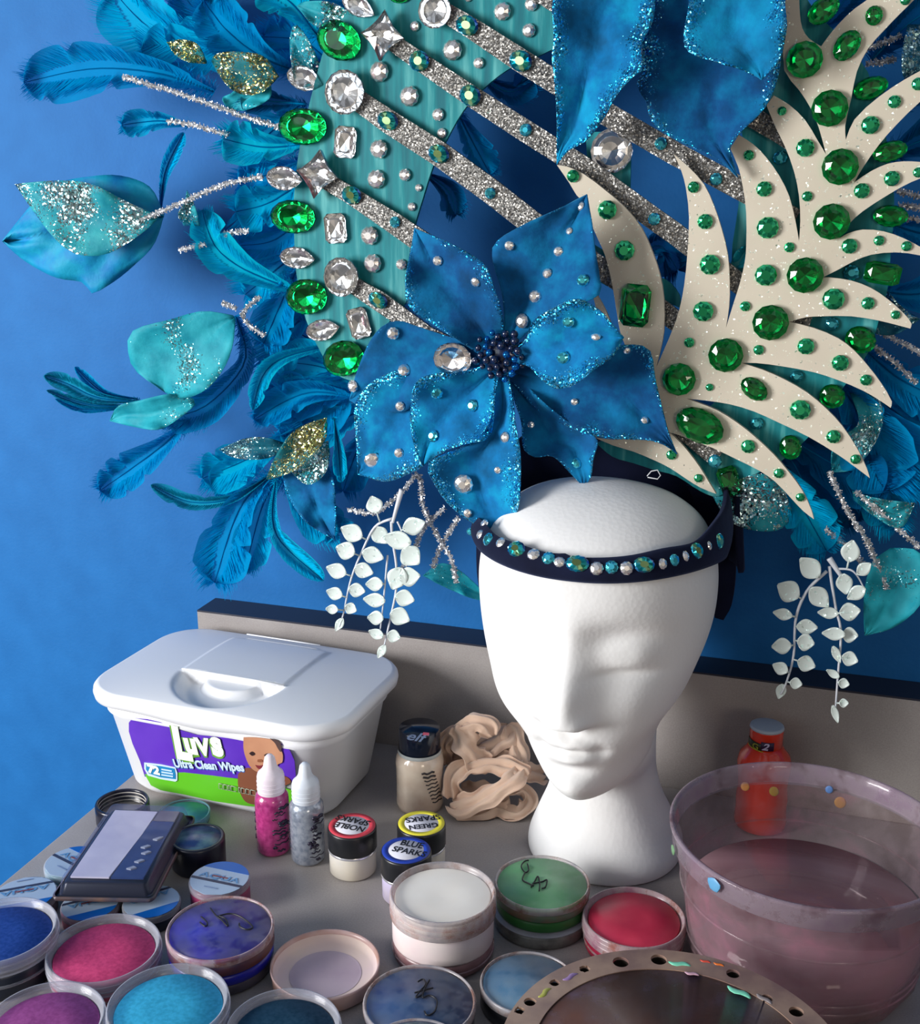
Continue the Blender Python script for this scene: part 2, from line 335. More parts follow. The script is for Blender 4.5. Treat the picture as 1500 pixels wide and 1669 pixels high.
lid_pot('ultramarine pot with scuffed clear lid and a marker squiggle, behind the sky blue cake', 359, 1509, 172, .027, r=.0322,
        top=mottled('ultramarine_cake', srgb(24, 28, 116), srgb(44, 34, 172), 35, .35), pl='pinkish',
        tiers=((1, greyb, .93), (1, mottled('ultramarine_side', srgb(20, 22, 120), srgb(30, 34, 160), 60, .3), .97), (1.1, mottled('brown_stained_side', srgb(96, 52, 44), srgb(60, 40, 70), 80, .4), .99)),
        marks=[[(328, 1494), (338, 1504), (335, 1510), (326, 1503)], [(343, 1480), (352, 1492), (362, 1500), (372, 1510), (367, 1497), (356, 1493)], [(356, 1493), (375, 1489), (392, 1494), (406, 1504), (412, 1512), (402, 1515), (391, 1510), (390, 1505)]])
# shallow open dish of pale pink
P, r = pot_center(530, 1567, 178, .012); c = Vector((P.x, P.y, 0))
t = thing('powder_dish', 'shallow open dish with pale pink powder left in it and a brown stained edge', 'face paint', c)
MB().lathe(c, [(0, .0006), (r*.93, .0006), (r*.97, .002), (r*.985, .009), (r, .0105), (r, .012), (r*.975, .012), (r*.95, .0095), (r*.93, .0040), (r*.80, .0030), (0, .0028)], close=False).mk('dish', mottled('stained_clear_dish', srgb(176, 132, 112), srgb(198, 170, 168), 55, .3), t)
MB().lathe(c, [(r*.96, .0105), (r*.93, .0072), (r*.86, .0046), (r*.66, .0041), (r*.6, .0033), (0, .0033)], close=False).mk('powder', mottled('pale_pink_powder', srgb(214, 192, 192), srgb(222, 202, 190), 30, .8), t)
MB().lathe(c, [(r*.66, .0043), (r*.6, .0038), (0, .0038)], close=False).mk('bare_bottom', mottled('lilac_film', srgb(178, 158, 172), srgb(190, 172, 182), 40, .5), t)
lid_pot('slate blue lidded pot with marker letter, in front of the white powder tub', 684, 1629, 186, .017, r=.0318,
        top=mottled('slate_blue_cake', srgb(26, 56, 106), srgb(58, 92, 128), 28, .35), pl='dusty', tiers=((1, greyb, .97),),
        marks=[[(681, 1600), (690, 1596), (694, 1604), (684, 1616), (678, 1626), (690, 1620)], [(700, 1597), (692, 1612), (689, 1626), (700, 1622), (712, 1630), (709, 1648), (697, 1655), (692, 1648)], [(676, 1618), (690, 1614), (706, 1610)]])
lid_pot('pale steel blue lidded pot with dark base next to the holed brush tub', 861, 1598, 156, .015, r=.0278,
        top=mottled('steel_blue_cake', srgb(60, 110, 148), srgb(112, 146, 164), 22, .3), pl='dusty', tiers=((1, plain('black_base', (.012, .013, .016), .3), .99),))
lid_pot('teal lidded pot mostly cut off, nearest of all, below the slate blue one', 678, 1716, 176, .018, r=.0275,
        top=mottled('teal_cake', srgb(60, 110, 120), srgb(100, 140, 150), 28, .35), pl='dusty', tiers=((1, greyb, .97),))
# white tub, tall
P, r = pot_center(722, 1450, 174, .042); c = Vector((P.x, P.y, 0))
t = thing('powder_tub', 'tall clear tub of white powder in front of the small black capped jars', 'face paint', c)
MB().lathe(c, [(r*.90, .0005), (r*.95, .002), (r*.95, .0095), (r*.90, .011)]).mk('base', mottled('pink_stained_base', srgb(120, 84, 88), srgb(150, 116, 118), 70, .3), t)
MB().lathe(c, [(r*.95, .011), (r*.96, .012), (r*.96, .027), (r*.95, .028)]).mk('powder_wall', mottled('white_powder_wall', srgb(222, 204, 206), srgb(232, 220, 216), 30, .45), t)
MB().lathe(c, [(r*.93, .028), (r*.905, .0385), (r*.88, .0388), (r*.3, .0380), (0, .0378)]).mk('powder', mottled('white_powder', srgb(242, 234, 222), srgb(248, 244, 236), 22, .85), t)
MB().lathe(c, [(r*.955, .0275), (r, .0285), (r, .0405), (r*.985, .042), (r*.955, .042), (r*.94, .0405), (r*.925, .0395), (r*.915, .0375), (r*.905, .0375), (r*.90, .03)], close=False).mk('rim', PL['dusty'], t)
for z in (.005, .0315, .036): MB().lathe(c, [(r*.955+(.001 if z > .02 else 0), z-.0006), (r*1.005 if z > .02 else r*.975, z), (r*.955, z+.0006)], close=False).mk('screw_thread', PL['pinkish'], t)
lid_pot('green lidded pot with a marker scrawl, at the foot of the foam head', 884, 1435, 160, .029, r=.0305,
        top=mottled('green_cake', srgb(92, 170, 112), srgb(140, 214, 150), 24, .4), pl='dusty',
        tiers=((.9, mottled('grey_green_base', srgb(96, 96, 92), srgb(128, 126, 120), 120, .25), 1.0), (.25, PL['clear'], 1.03), (.8, plain('green_side', srgb(42, 104, 46), .4), .95), (.7, mottled('brown_green_side', srgb(120, 86, 66), srgb(90, 110, 90), 80, .4), .98)),
        marks=[[(862, 1402), (855, 1404), (850, 1412), (856, 1422), (862, 1418), (860, 1408)], [(856, 1422), (852, 1434), (862, 1440), (870, 1444)], [(866, 1446), (872, 1436), (877, 1428), (880, 1440), (879, 1452)], [(868, 1440), (884, 1437), (892, 1434), (889, 1446), (883, 1448)]])
open_pot('raspberry red paint cake in a clear rimmed pot beside the water bowl', 1034, 1491, 174, .021, r=.0318, cake=mottled('raspberry_cake', srgb(186, 34, 70), srgb(206, 56, 84), 40, .4), basec=mottled('raspberry_base', srgb(176, 20, 60), srgb(150, 40, 70), 60, .3), pl='pinkish', dpt=.002)
# ------------------------------------------------ small jars of sparks
def spark_jar(lab, cx, cy, ringc, body, words, h=.034, r=.0168):
    P, rr = pot_center(cx, cy, 82, h); c = Vector((P.x, P.y, 0))
    t = thing('glitter_jar', lab, 'jar', c, 'small black capped glitter jars')
    MB().lathe(c, [(r*.90, .0004), (r*.955, .0015), (r*.965, .016), (r*.90, .018)]).mk('jar_body', body, t)
    MB().lathe(c, [(r*.97, .0165), (r*1.0, .0172), (r*.97, .0182)], close=False).mk('neck_ring', plain('silver_ring', (.75, .75, .8), .2, metal=.7), t)
    cap = MB().lathe(c, [(r*.96, .0182), (r*1.0, .0190), (r*1.0, h-.0012), (r*.975, h)]).mk('cap', plain('black_cap', (.01, .011, .014), .35), t)
    MB().lathe(c, [(r*.95, h+.0001), (r*.95, h+.0004), (r*.70, h+.0004), (r*.70, h+.0001)], close=False).mk('label_ring', ringc, cap)
    MB().lathe(c, [(r*.72, h+.0001), (r*.72, h+.00035), (0, h+.00035)], close=False).mk('label', plain('white_label_paper', srgb(212, 212, 224), .6), cap)
    for s, a, b, tl in words: surf_text('lettering', s, onZ(*a, h+.0004), onZ(*b, h+.0004), Z3, ink, cap, bold=.022, tall=tl, lift=.0002, label='black hand lettering')
    return t
pearl = mottled('pearl_powder', srgb(196, 192, 186), srgb(214, 206, 190), 40, .35)
spark_jar('small jar of pearl glitter with black cap and red ringed label', 574, 1345, plain('red_ring', srgb(206, 62, 78), .5), pearl,
          [('NOBLE', (597, 1349), (549, 1340), 1.25), ('SPARKS', (605, 1339), (552, 1328), 1.2)])
spark_jar('small jar with black cap and yellow ringed label, behind the blue ringed one', 687, 1341, plain('yellow_ring', srgb(222, 212, 60), .5), pearl,
          [('GREEN', (713, 1341), (666, 1346), 1.2), ('SPARKS', (716, 1328), (660, 1334), 1.2)])
spark_jar('small jar with black cap and blue ringed label, half behind the tall white tub', 662, 1385, plain('blue_ring', srgb(26, 60, 168), .5), mottled('violet_pearl', srgb(190, 180, 214), srgb(206, 196, 206), 40, .35),
          [('BLUE', (652, 1377), (688, 1383), 1.3), ('SPARKS', (638, 1387), (692, 1397), 1.25)])
# ------------------------------------------------ dropper bottles of glitter glue
def dropper(lab, cx, cy, body, tip, ph):
    c = onZ(cx, cy, 0); r = .0120
    t = thing('glitter_glue_bottle', lab, 'bottle', c, 'dropper bottles')
    MB().lathe(c, [(r*.80, 0), (r*.93, .0008), (r, .003), (r*1.0, .040), (r*.97, .0435), (r*.80, .0465), (r*.6, .048)]).mk('bottle_body', body, t)
    MB().lathe(c, [(r*.78, .046), (r*.80, .0465), (r*.80, .0585), (r*.74, .061), (r*.52, .0635), (r*.40, .066), (r*.30, .0725), (r*.16, .0745)]).mk('dropper_cap', tip, t)
    for z in (.049, .052, .055): MB().lathe(c, [(r*.80, z-.0004), (r*.825, z), (r*.80, z+.0004)], close=False).mk('cap_ridge', tip, t)
    b = MB(); rr = random.Random(ph)
    for k in range(13):
        z = .005+.0027*k+.001*rr.random(); a0 = -1.15+.5*rr.random(); a1 = a0+.2+.8*rr.random()
        b.tube([c+Vector((r*1.008*math.cos(a0+(a1-a0)*i/7), r*1.008*math.sin(a0+(a1-a0)*i/7), z+.0006*math.sin(i*1.7+k))) for i in range(8)], .0003+.0010*rr.random()**2, 5)
    for k in range(4):
        z = .012+.006*k; a0 = -2.85
        b.tube([c+Vector((r*1.008*math.cos(a0+.1*i), r*1.008*math.sin(a0+.1*i), z+.0008*math.sin(i*1.7+k))) for i in range(5)], .0006, 5)
    b.mk('printed_text', plain('dark_print', srgb(30, 24, 50), .4), t, label='dark worn printing on the bottle')
capw = mottled('translucent_cap', srgb(226, 214, 226), srgb(236, 226, 234), 50, .3); capb = mottled('cool_cap', srgb(206, 214, 226), srgb(218, 226, 236), 50, .3)
pk = mottled('pink_glitter_glue', srgb(150, 42, 104), srgb(186, 66, 132), 260, .22, coat=.6)
sv = mottled('silver_glitter_glue', srgb(132, 142, 160), srgb(170, 178, 190), 300, .22, coat=.6, metal=.35)
dropper('magenta glitter glue dropper bottle with white nozzle in front of the wipes box', 447, 1384, pk, capw, 3)
dropper('silver glitter glue dropper bottle with frosted nozzle beside the magenta one', 503, 1399, sv, capb, 8)
# ------------------------------------------------ powder jar with black cap
c = onZ(685, 1312, 0); r = .0180
t = thing('loose_powder_jar', 'clear jar of cream powder with tall black cap behind the yellow ringed jar', 'jar', c)
cream = mottled('cream_powder_glass', srgb(216, 202, 184), srgb(184, 160, 142), 38, .2, coat=.8)
MB().lathe(c, [(r*.85, .0), (r*.97, .0015), (r, .005), (r*.985, .02), (r*1.0, .033), (r*1.02, .038), (r*.96, .043), (r*.86, .0455), (r*.80, .047)]).mk('glass_body', cream, t)
MB().lathe(c, [(r*.9, .0452), (r*.915, .0465), (r*.9, .048)], close=False).mk('neck', plain('frosted_neck', srgb(170, 176, 176), .3), t)
cp = MB().lathe(c, [(r*.83, .0465), (r*.865, .0475), (r*.865, .0640), (r*.84, .0655), (0, .0657)]).mk('cap', plain('glossy_navy_cap', srgb(18, 26, 42), .15), t)
h = .0658
silver = plain('silver_print', srgb(150, 160, 178), .3, metal=.3)
surf_text('lettering', 'elf', onZ(661, 1205, h), onZ(690, 1210, h), Z3, silver, cp, bold=.02, tall=1.3, lift=.0002, label='silver lettering on the cap')
poly_patch('red_mark', [onZ(*p, h) for p in ((690, 1194), (700, 1195), (699, 1199), (689, 1198))], Z3, plain('coral_mark', srgb(214, 90, 104), .4), cp, label='small coral red mark on the cap')
b = MB()
for k in range(9):
    a0 = -1.15+.06*k; z = .036-.0032*k
    b.tube([c+Vector((r*1.012*math.cos(a0+.11*i), r*1.012*math.sin(a0+.11*i), z+.0006*math.sin(2*i+k))) for i in range(6)], .0005 if k > 1 else .0009, 5)
b.mk('printed_text', plain('dark_print2', srgb(40, 34, 36), .4), t, label='small dark printing round the jar')
# ------------------------------------------------ red bottle behind the bowl
h = .081; P = onZ(1251, 1181, h); c = Vector((P.x, P.y, 0)); r = .0190; rc = .0119
t = thing('red_bottle', 'orange red squeeze bottle with white topped cap standing behind the water bowl', 'bottle', c)
redm = plain('orange_red_plastic', srgb(222, 52, 22), .22, coat=.5)
MB().lathe(c, [(r*.85, 0), (r*.98, .002), (r, .006), (r*.96, .016), (r*.985, .024), (r*.93, .034), (r*1.0, .046), (r*1.02, .052), (r*.93, .058), (r*.72, .0625), (rc, .0655)]).mk('bottle_body', redm, t)
cp = MB().lathe(c, [(rc*.98, .0655), (rc*1.02, .066), (rc, h-.003), (rc, h-.0025)]).mk('cap', redm, t)
MB().lathe(c, [(rc*1.0, h-.0025), (rc*1.03, h-.002), (rc*1.0, h-.0005), (rc*.9, h), (0, h)]).mk('cap_top', plain('grey_white_cap_top', srgb(168, 176, 186), .4), cp)
def wrapc(q, rad): 
    d = Vector((q.x-c.x, q.y-c.y)); a = math.atan2(d.y, d.x); return Vector((c.x+rad*math.cos(a), c.y+rad*math.sin(a), q.z))
def cyl_patch(name, a0, a1, z0, z1, rad, mat, par, sl=0, **kw):
    n = 14; v = []; 
    for i in range(n+1):
        a = a0+(a1-a0)*i/n; s = sl*i/n
        v += [c+Vector((rad*math.cos(a), rad*math.sin(a), z0+s)), c+Vector((rad*math.cos(a), rad*math.sin(a), z1+s))]
    return mk(name, v, [(2*i, 2*i+2, 2*i+3, 2*i+1) for i in range(n)], mat, par, solid=.0002, **kw)
cyl_patch('band_sticker', -2.95, -1.75, .0662, .0718, rc*1.03, plain('dark_olive', srgb(44, 44, 20), .4), cp, -.001, label='dark band with a yellow edge')
cyl_patch('yellow_line', -2.95, -1.65, .0656, .0662, rc*1.04, plain('yellow_line', srgb(190, 180, 40), .4), cp, -.001)
cyl_patch('number_plate', -1.80, -1.05, .0660, .0725, rc*1.035, plain('dark_violet_plate', srgb(46, 20, 60), .4), cp, 0)
A = c+Vector((-.0022, -rc*1.05, .0668)); surf_text('number', '2', A, A+Vector((.0054, 0, 0)), (0, -1, 0), plain('pale_print', srgb(212, 200, 226), .4), cp, bold=.03, shear=.35, tall=.85, lift=0, wrap=lambda q: wrapc(q, rc*1.06), label='white slanted number two')
A = c+Vector((-.0083, -rc*.7, .0659)); surf_text('lettering', 'G', A, A+Vector((.0036, -.003, -.0002)), (-.5, -.85, 0), plain('yellow_print', srgb(170, 170, 50), .4), cp, bold=.01, tall=.85, lift=0, wrap=lambda q: wrapc(q, rc*1.05))
# ------------------------------------------------ water bowl
c = Vector((.0095, .6455, 0)); H = .09; r = .0822
t = thing('water_bowl', 'large clear plastic bowl of pinkish rinse water stained with paint, beside the foam head', 'bowl', c)
bowlm = clear_plastic('stained_bowl_plastic', (.96, .92, .94), srgb(146, 126, 132), .18, .12, (srgb(116, 90, 92), srgb(176, 124, 142), 26, .24), edge=.35)
rimm = clear_plastic('bowl_rim_plastic', (.90, .86, .90), srgb(170, 156, 168), .26, .1, (srgb(120, 92, 100), srgb(150, 130, 150), 40, .25))
rb = .0665
def q_(z):
    return next((ra+(rb_-ra)*(z-za)/(zb-za) for (ra, za), (rb_, zb) in zip(prof, prof[1:]) if za <= z <= zb), rb)
b = MB(); N = 80; prof = [(rb*.92, .001), (rb, .004), (rb+.004, .03), (r*.90, .055), (r*.93, .066), (r*.955, .0755)]
v = []
for rr2, z in prof:
    for j in range(N):
        a = 2*math.pi*j/N; seg = (a+.2) % (math.pi/5)-math.pi/10; poly = math.cos(math.pi/10)/math.cos(seg)
        k = max(0, 1-z/.06); q = rr2*(1-k)+rr2*k*(poly*1.02); v.append(c+Vector((q*math.cos(a), q*math.sin(a), z)))
f = [(i*N+j, i*N+(j+1) % N, (i+1)*N+(j+1) % N, (i+1)*N+j) for i in range(len(prof)-1) for j in range(N)]+[tuple(range(N-1, -1, -1))]
mk('bowl_body', v, f, bowlm, t)
for zz in (.052, .020, .014): MB().lathe(c, [(q_(zz)*1.003, zz-.0008), (q_(zz)*1.012, zz), (q_(zz)*1.003, zz+.0008)], n=80, close=False).mk('moulded_ridge', bowlm, t)
MB().lathe(c, [(r*.955, .0755), (r*.975, .0762), (r*.98, H-.003), (r, H-.0015), (r, H), (r*.985, H+.0006), (r*.965, H), (r*.955, H-.003), (r*.945, .0775)], n=96, close=False).mk('rim', rimm, t)
x = NT('rinse_water').set(col=srgb(176, 134, 144), rough=.04, spec=.6); tr = x.n('BsdfTransparent'); tr.inputs[0].default_value = (.97, .93, .94, 1)
fr = x.n('Fresnel', i_0=1.33); ad = x.n('Math', operation='ADD', i_1=.30, use_clamp=True); x.l(fr.outputs[0], ad.inputs[0]); mx = x.n('MixShader'); x.l(ad.outputs[0], mx.inputs[0]); x.l(tr.outputs[0], mx.inputs[1]); x.l(x.b.outputs[0], mx.inputs[2]); x.l(mx.outputs[0], x.out.inputs[0])
x.bump(x.noise(25, 2), .12, .004)
def bowl_r(z): 
    for (ra, za), (rb_, zb) in zip(prof, prof[1:]):
        if za <= z <= zb: return ra+(rb_-ra)*(z-za)/(zb-za)
    return rb
wz = .040
MB().lathe(c, [(bowl_r(.004)*.95, .004), (bowl_r(wz)*.975, wz), (0, wz)], n=80).mk('water', x.m, t)
MB().lathe(c, [(rb*.90, .0026), (rb*.90, .0034), (0, .0034)], n=10).mk('paint_sediment', mottled('pink_sediment', srgb(250, 200, 216), srgb(226, 190, 176), 30, .6), t)
def dab(px, py, sz, col, nm, z=None, Y=None):
    p = onZ(px, py, z); rr3 = (Vector((p.x, p.y, 0))-c).length
    p = c+(Vector((p.x, p.y, 0))-c).normalized()*r*1.003+Vector((0, 0, z)); nn = (p-c); nn.z = 0; nn.normalize(); X = nn.cross(Z3)
    b = MB(); b.ball((0, 0, 0), 1, 1, 1, 12, 6); vv = [p+X*q.x*sz*(1+.2*math.sin(5*q.z))+Z3*q.z*sz*.85+nn*q.y*.0006 for q in b.v]
    mk('paint_dab', vv, b.f, plain(nm, col, .4), t, label='dab of dried paint on the rim')
dab(1101, 1310, .0052, srgb(28, 140, 56), 'green_dab', .082); dab(1166, 1441, .0048, srgb(96, 160, 204), 'light_blue_dab', .084)
dab(1103, 1385, .0035, srgb(110, 150, 110), 'sage_dab', .080)
for k, (px, py, sz, col) in enumerate([(1215, 1282, .003, srgb(190, 130, 60)), (1262, 1290, .0032, srgb(190, 160, 50)), (1370, 1308, .0038, srgb(200, 150, 60)), (1352, 1287, .0025, srgb(90, 130, 190))]):
    p = onP(px, py, c+Vector((0, r*.93, 0)), Vector((0, 1, 0))); b = MB().ball(p, sz, .0005, sz*1.1); b.mk('paint_dab', plain('wall_dab%s' % 'abcd'[k], col, .5), t, label='dab of dried paint on the inner wall')
# ------------------------------------------------ palette ring with brush holes (water tub of the painter)
c = Vector((-.0436, .4639, 0)); Ro, Ri, H = .0834, .0674, .060
t = thing('brush_tub', 'paint smeared brush tub with a ring of holes round its rim and murky water', 'brush tub', c)
holes = []
for px, py, rr4 in [(1012, 1570, 13), (1074, 1566, 13), (1195, 1589, 11), (1298, 1651, 12), (953, 1581, 8), (904, 1604, 8), (864, 1635, 10), (847, 1649, 8), (1250, 1629, 9)]:
    p = onZ(px, py, H); holes.append((p, rr4*scale_at(p)))
ringm = mottled('smeared_ring_plastic', srgb(122, 96, 92), srgb(166, 138, 120), 45, .3, .2, .0006)
rs = bpy.data.meshes.new('rim'); bm = bmesh.new()
# ring top as dense grid with the hole cells left out and their borders snapped to circles
def ringgrid():
    NA, NR = 420, 20; vid = {}; vs = []; fs = []
    def inside(p): return any((Vector((p.x, p.y))-Vector((h.x, h.y))).length < q for h, q in holes)
    P2 = [[c+Vector(((Ri+(Ro-Ri)*j/NR)*math.cos(2*math.pi*i/NA), (Ri+(Ro-Ri)*j/NR)*math.sin(2*math.pi*i/NA), H)) for j in range(NR+1)] for i in range(NA)]
    for i in range(NA):
        for j in range(NR+1):
            p = P2[i][j]
            for h, q in holes:
                d = Vector((p.x-h.x, p.y-h.y)); 
                if q*.72 < d.length < q*1.12 and 0 < j < NR: p = Vector((h.x, h.y, H))+Vector((d.x, d.y, 0)).normalized()*q; break
            P2[i][j] = p; vid[i, j] = len(vs); vs.append(p)
    for i in range(NA):
        for j in range(NR):
            q4 = [(i, j), (i, j+1), ((i+1) % NA, j+1), ((i+1) % NA, j)]
            cen = sum((P2[a][b2] for a, b2 in q4), Vector())/4
            if not inside(cen): fs.append(tuple(vid[k] for k in q4))
    return vs, fs
v, f = ringgrid(); used = sorted({i for q in f for i in q}); mp = {a: b2 for b2, a in enumerate(used)}
v = [v[i] for i in used]; f = [tuple(mp[i] for i in q) for q in f]
rim = mk('rim', v, f, ringm, t, smooth=False, solid=.0016)
for h, q in holes: MB().lathe((h.x, h.y, 0), [(q*.98, H-.0008), (q*.9, H-.012), (0, H-.0122)], n=24, close=False).mk('brush_hole', plain('dark_hole', srgb(40, 32, 26), .5), t)
MB().lathe(c, [(Ri*.80, .0005), (Ri*.84, .003), (Ri*.92, .03), (Ri*.995, H-.001), (Ri*1.01, H+.0003)], n=80, close=True).mk('tub_wall', clear_plastic('smoky_tub_plastic', (.6, .55, .54), srgb(84, 64, 62), .5, .2, (srgb(92, 60, 50), srgb(96, 84, 104), 24, .5)), t)
MB().lathe(c, [(Ri*.88, .024), (0, .024)], n=60, close=False).mk('water', plain('murky_water', srgb(46, 34, 32), .06), t)
for px, py, sz, col, nm in [(1108, 1571, .006, srgb(128, 220, 186), 'mint_smear'), (1205, 1617, .007, srgb(128, 226, 190), 'mint_smear'), (888, 1618, .005, srgb(176, 176, 80), 'yellow_smear'), (1150, 1567, .003, srgb(206, 74, 56), 'coral_smear'), (1172, 1572, .003, srgb(214, 110, 40), 'orange_smear'), (1128, 1587, .004, srgb(200, 160, 176), 'rose_smear'), (1246, 1628, .005, srgb(140, 130, 130), 'grey_smear'), (930, 1592, .005, srgb(150, 120, 170), 'lilac_smear')]:
    p = onZ(px, py, H+.0008); b = MB(); ang = math.atan2(p.y-c.y, p.x-c.x)+math.pi/2
    X = Vector((math.cos(ang), math.sin(ang), 0)); Y = Z3.cross(X); q = MB().ball((0, 0, 0), 1, 1, 1, 14, 6)
    vv = [p+X*w_.x*sz+Y*(w_.y*sz*.28+math.sin(w_.x*4)*sz*.12)+Z3*w_.z*.0005 for w_ in q.v]; mk('paint_smear', vv, q.f, plain(nm, col, .35), rim)
# black disc lid lying on the table
c = Vector((.0335, .541, 0)); r = .0300
t = thing('black_lid', 'flat round black lid lying between the brush tub and the water bowl', 'lid', c)
lidb = plain('black_lid_plastic', (.008, .008, .01), .35)
MB().lathe(c, [(r*.98, .0004), (r, .001), (r, .0040), (r*.97, .005), (r*.90, .005), (r*.89, .0042), (0, .0042)]).mk('disc', lidb, t)
MB().lathe(c, [(r*.62, .0042), (r*.61, .0048), (r*.60, .0042)], close=False).mk('raised_ring', lidb, t)
# ------------------------------------------------ labelled paint pots under and beside the split cake case
lab_pale = plain('pale_blue_label', srgb(160, 180, 204), .35); lab_blue = plain('strong_blue_label', srgb(16, 92, 176), .3)
lab_dark = plain('dark_label_stripe', srgb(52, 54, 76), .4); lab_txt = plain('label_text_blue', srgb(96, 144, 190), .4); lab_pup = plain('maroon_print', srgb(120, 60, 70), .4)
def aqua_pot(lab, cx, cy, h, stripeA, stripeB, flip, side, r=.0196):
    """small round pot; its lid label carries a blue cap segment, the word AQUA and a dark stripe"""
    P = onZ(cx, cy, h); c = Vector((P.x, P.y, 0)); t = thing('labelled_paint_pot', lab, 'face paint', c, 'pots with blue and white lid labels')
    MB().lathe(c, [(r*.93, .0004), (r*.97, .0015), (r*.97, h-.004), (r*.93, h-.003)]).mk('base', side, t)
    lid = MB().lathe(c, [(r*.96, h-.0045), (r, h-.004), (r, h-.0008), (r*.985, h), (0, h)]).mk('lid', PL['clear'], t)
    A = onZ(*stripeA, h); B = onZ(*stripeB, h); X = (B-A).normalized()
    if flip: X = -X
    Y = Z3.cross(X); C0 = Vector((c.x, c.y, h)); off = (A-C0).dot(Y)/r; R0 = r*.95
    off = max(-.55, min(.2, off if not flip else off))
    def seg(y0, y1, nm, mt, lift):
        pts = []
        y0 = max(-.999, y0); y1 = min(.999, y1)
        for i in range(13):
            y = y0+(y1-y0)*i/12; pts.append((math.sqrt(1-y*y), y))
        pts += [(-a, b2) for a, b2 in reversed(pts)]
        pts = [p for i, p in enumerate(pts) if i == 0 or (abs(p[0]-pts[i-1][0])+abs(p[1]-pts[i-1][1])) > 1e-4]
        return poly_patch(nm, [C0+X*a*R0+Y*b2*R0 for a, b2 in pts], Z3, mt, lid, lift=lift, thick=.0002)
    seg(-.999, .999, 'label', lab_pale, .0004); seg(.48, .999, 'label_cap', lab_blue, .0006); seg(off-.07, off+.05, 'label_stripe', lab_dark, .0006)
    hw = .78; yb = off+.10
    surf_text('lettering', 'AQUA', C0+X*(-hw*R0)+Y*yb*R0, C0+X*(hw*R0)+Y*yb*R0, Z3, lab_txt, lid, bold=.02, tall=.72, lift=.0008)
    poly_patch('small_print', [C0+X*a*R0+Y*b2*R0 for a, b2 in ((-.3, yb+.12), (.3, yb+.12), (.3, yb+.18), (-.3, yb+.18))], Z3, lab_pup, lid, lift=.0010, thick=.0001)
    poly_patch('small_print', [C0+X*a*R0+Y*b2*R0 for a, b2 in ((-.25, off-.42), (.25, off-.42), (.25, off-.37), (-.25, off-.37))], Z3, plain('grey_blue_print', srgb(120, 140, 176), .4), lid, lift=.0008, thick=.0001)
aqua_pot('small pot with a clear blue and white lid label over a magenta base', 358, 1432, .017, (316, 1430), (392, 1446), False, mottled('magenta_side', srgb(150, 40, 84), srgb(120, 50, 90), 60, .4), r=.0200)
aqua_pot('small labelled pot half under the split cake case, toward the bare table edge', 120, 1405, .012, (82, 1391), (110, 1405), False, mottled('teal_side', srgb(90, 170, 190), srgb(110, 150, 170), 60, .3))
aqua_pot('small labelled pot with its writing upside down, behind the deep blue cake', 40, 1458, .013, (2, 1453), (84, 1438), True, greyb, r=.0205)
aqua_pot('small dark labelled pot under the near corner of the split cake case', 247, 1470, .012, (225, 1462), (300, 1440), True, dk, r=.0185)
aqua_pot('small labelled pot with pink base under the case, just behind the bright pink cake', 147, 1474, .012, (110, 1474), (160, 1462), True, mottled('pink_side', srgb(186, 96, 120), srgb(150, 60, 90), 60, .4), r=.0185)
# ------------------------------------------------ split cake case (flat rectangular)
zb = .0175
cA, cB, cC, cD = [onZ(x, y, zb) for x, y in ((86, 1468), (249, 1471), (318, 1336), (180, 1330))]
def Q(u, v, z, ins=0):
    u = ins+(1-2*ins)*u; v = ins*.7+(1-1.4*ins)*v
    return (cA*(1-u)+cB*u)*(1-v)+(cD*(1-u)+cC*u)*v+Vector((0, 0, z))
t = thing('split_cake_case', 'rectangular clear case holding a white and navy split paint cake, lying on small round pots', 'face paint', Vector((Q(.5, .5, 0).x, Q(.5, .5, 0).y, zb)))
def loft(levels, n=36, rad=.055, cap=True):
    v = []
    for z, ins in levels:
        pts = []
        for k, (cx_, cy_, a0) in enumerate(((1-rad, 1-rad, 0), (rad, 1-rad, 90), (rad, rad, 180), (1-rad, rad, 270))):
            for i in range(n//4):
                a = math.radians(a0+90*i/(n/4-1)); pts.append(Q(cx_+rad*math.cos(a), cy_+rad*math.sin(a), z, ins))
        v += pts
    k = len(levels); f = [(i*n+j, i*n+(j+1) % n, (i+1)*n+(j+1) % n, (i+1)*n+j) for i in range(k-1) for j in range(n)]
    if cap: f += [tuple(range(n-1, -1, -1)), tuple((k-1)*n+j for j in range(n))]
    return v, f
v, f = loft([(0, .0), (.0012, -.01), (.0020, 0), (.0022, .05), (.0085, .075), (.0095, .09)]); mk('tray', v, f, plain('black_tray', srgb(20, 22, 32), .3), t)
v, f = loft([(.0005, -.012), (.0026, -.015), (.0030, .0)], cap=False); mk('flange', v, f, mottled('brownish_flange', srgb(110, 84, 74), srgb(60, 60, 76), 60, .3), t)
def qpatch(nm, us, z, mat, lab=None):
    return poly_patch(nm, [Q(u, v_, z) for u, v_ in us], Z3, mat, t, lift=0, thick=.0012, label=lab)
qpatch('white_cake', [(.13, .10), (.52, .10), (.56, .35), (.60, .62), (.62, .90), (.13, .90)], .0112, mottled('white_lilac_cake', srgb(214, 208, 222), srgb(232, 226, 234), 40, .6), 'white half of the cake')
qpatch('navy_cake', [(.54, .10), (.87, .10), (.87, .78), (.62, .78), (.58, .5)], .0110, mottled('navy_cake', srgb(20, 46, 96), srgb(34, 64, 116), 60, .5), 'navy half of the cake')
qpatch('worn_corner', [(.63, .79), (.87, .79), (.87, .92), (.64, .92)], .0109, mottled('grey_wear', srgb(110, 104, 108), srgb(140, 134, 134), 60, .5))
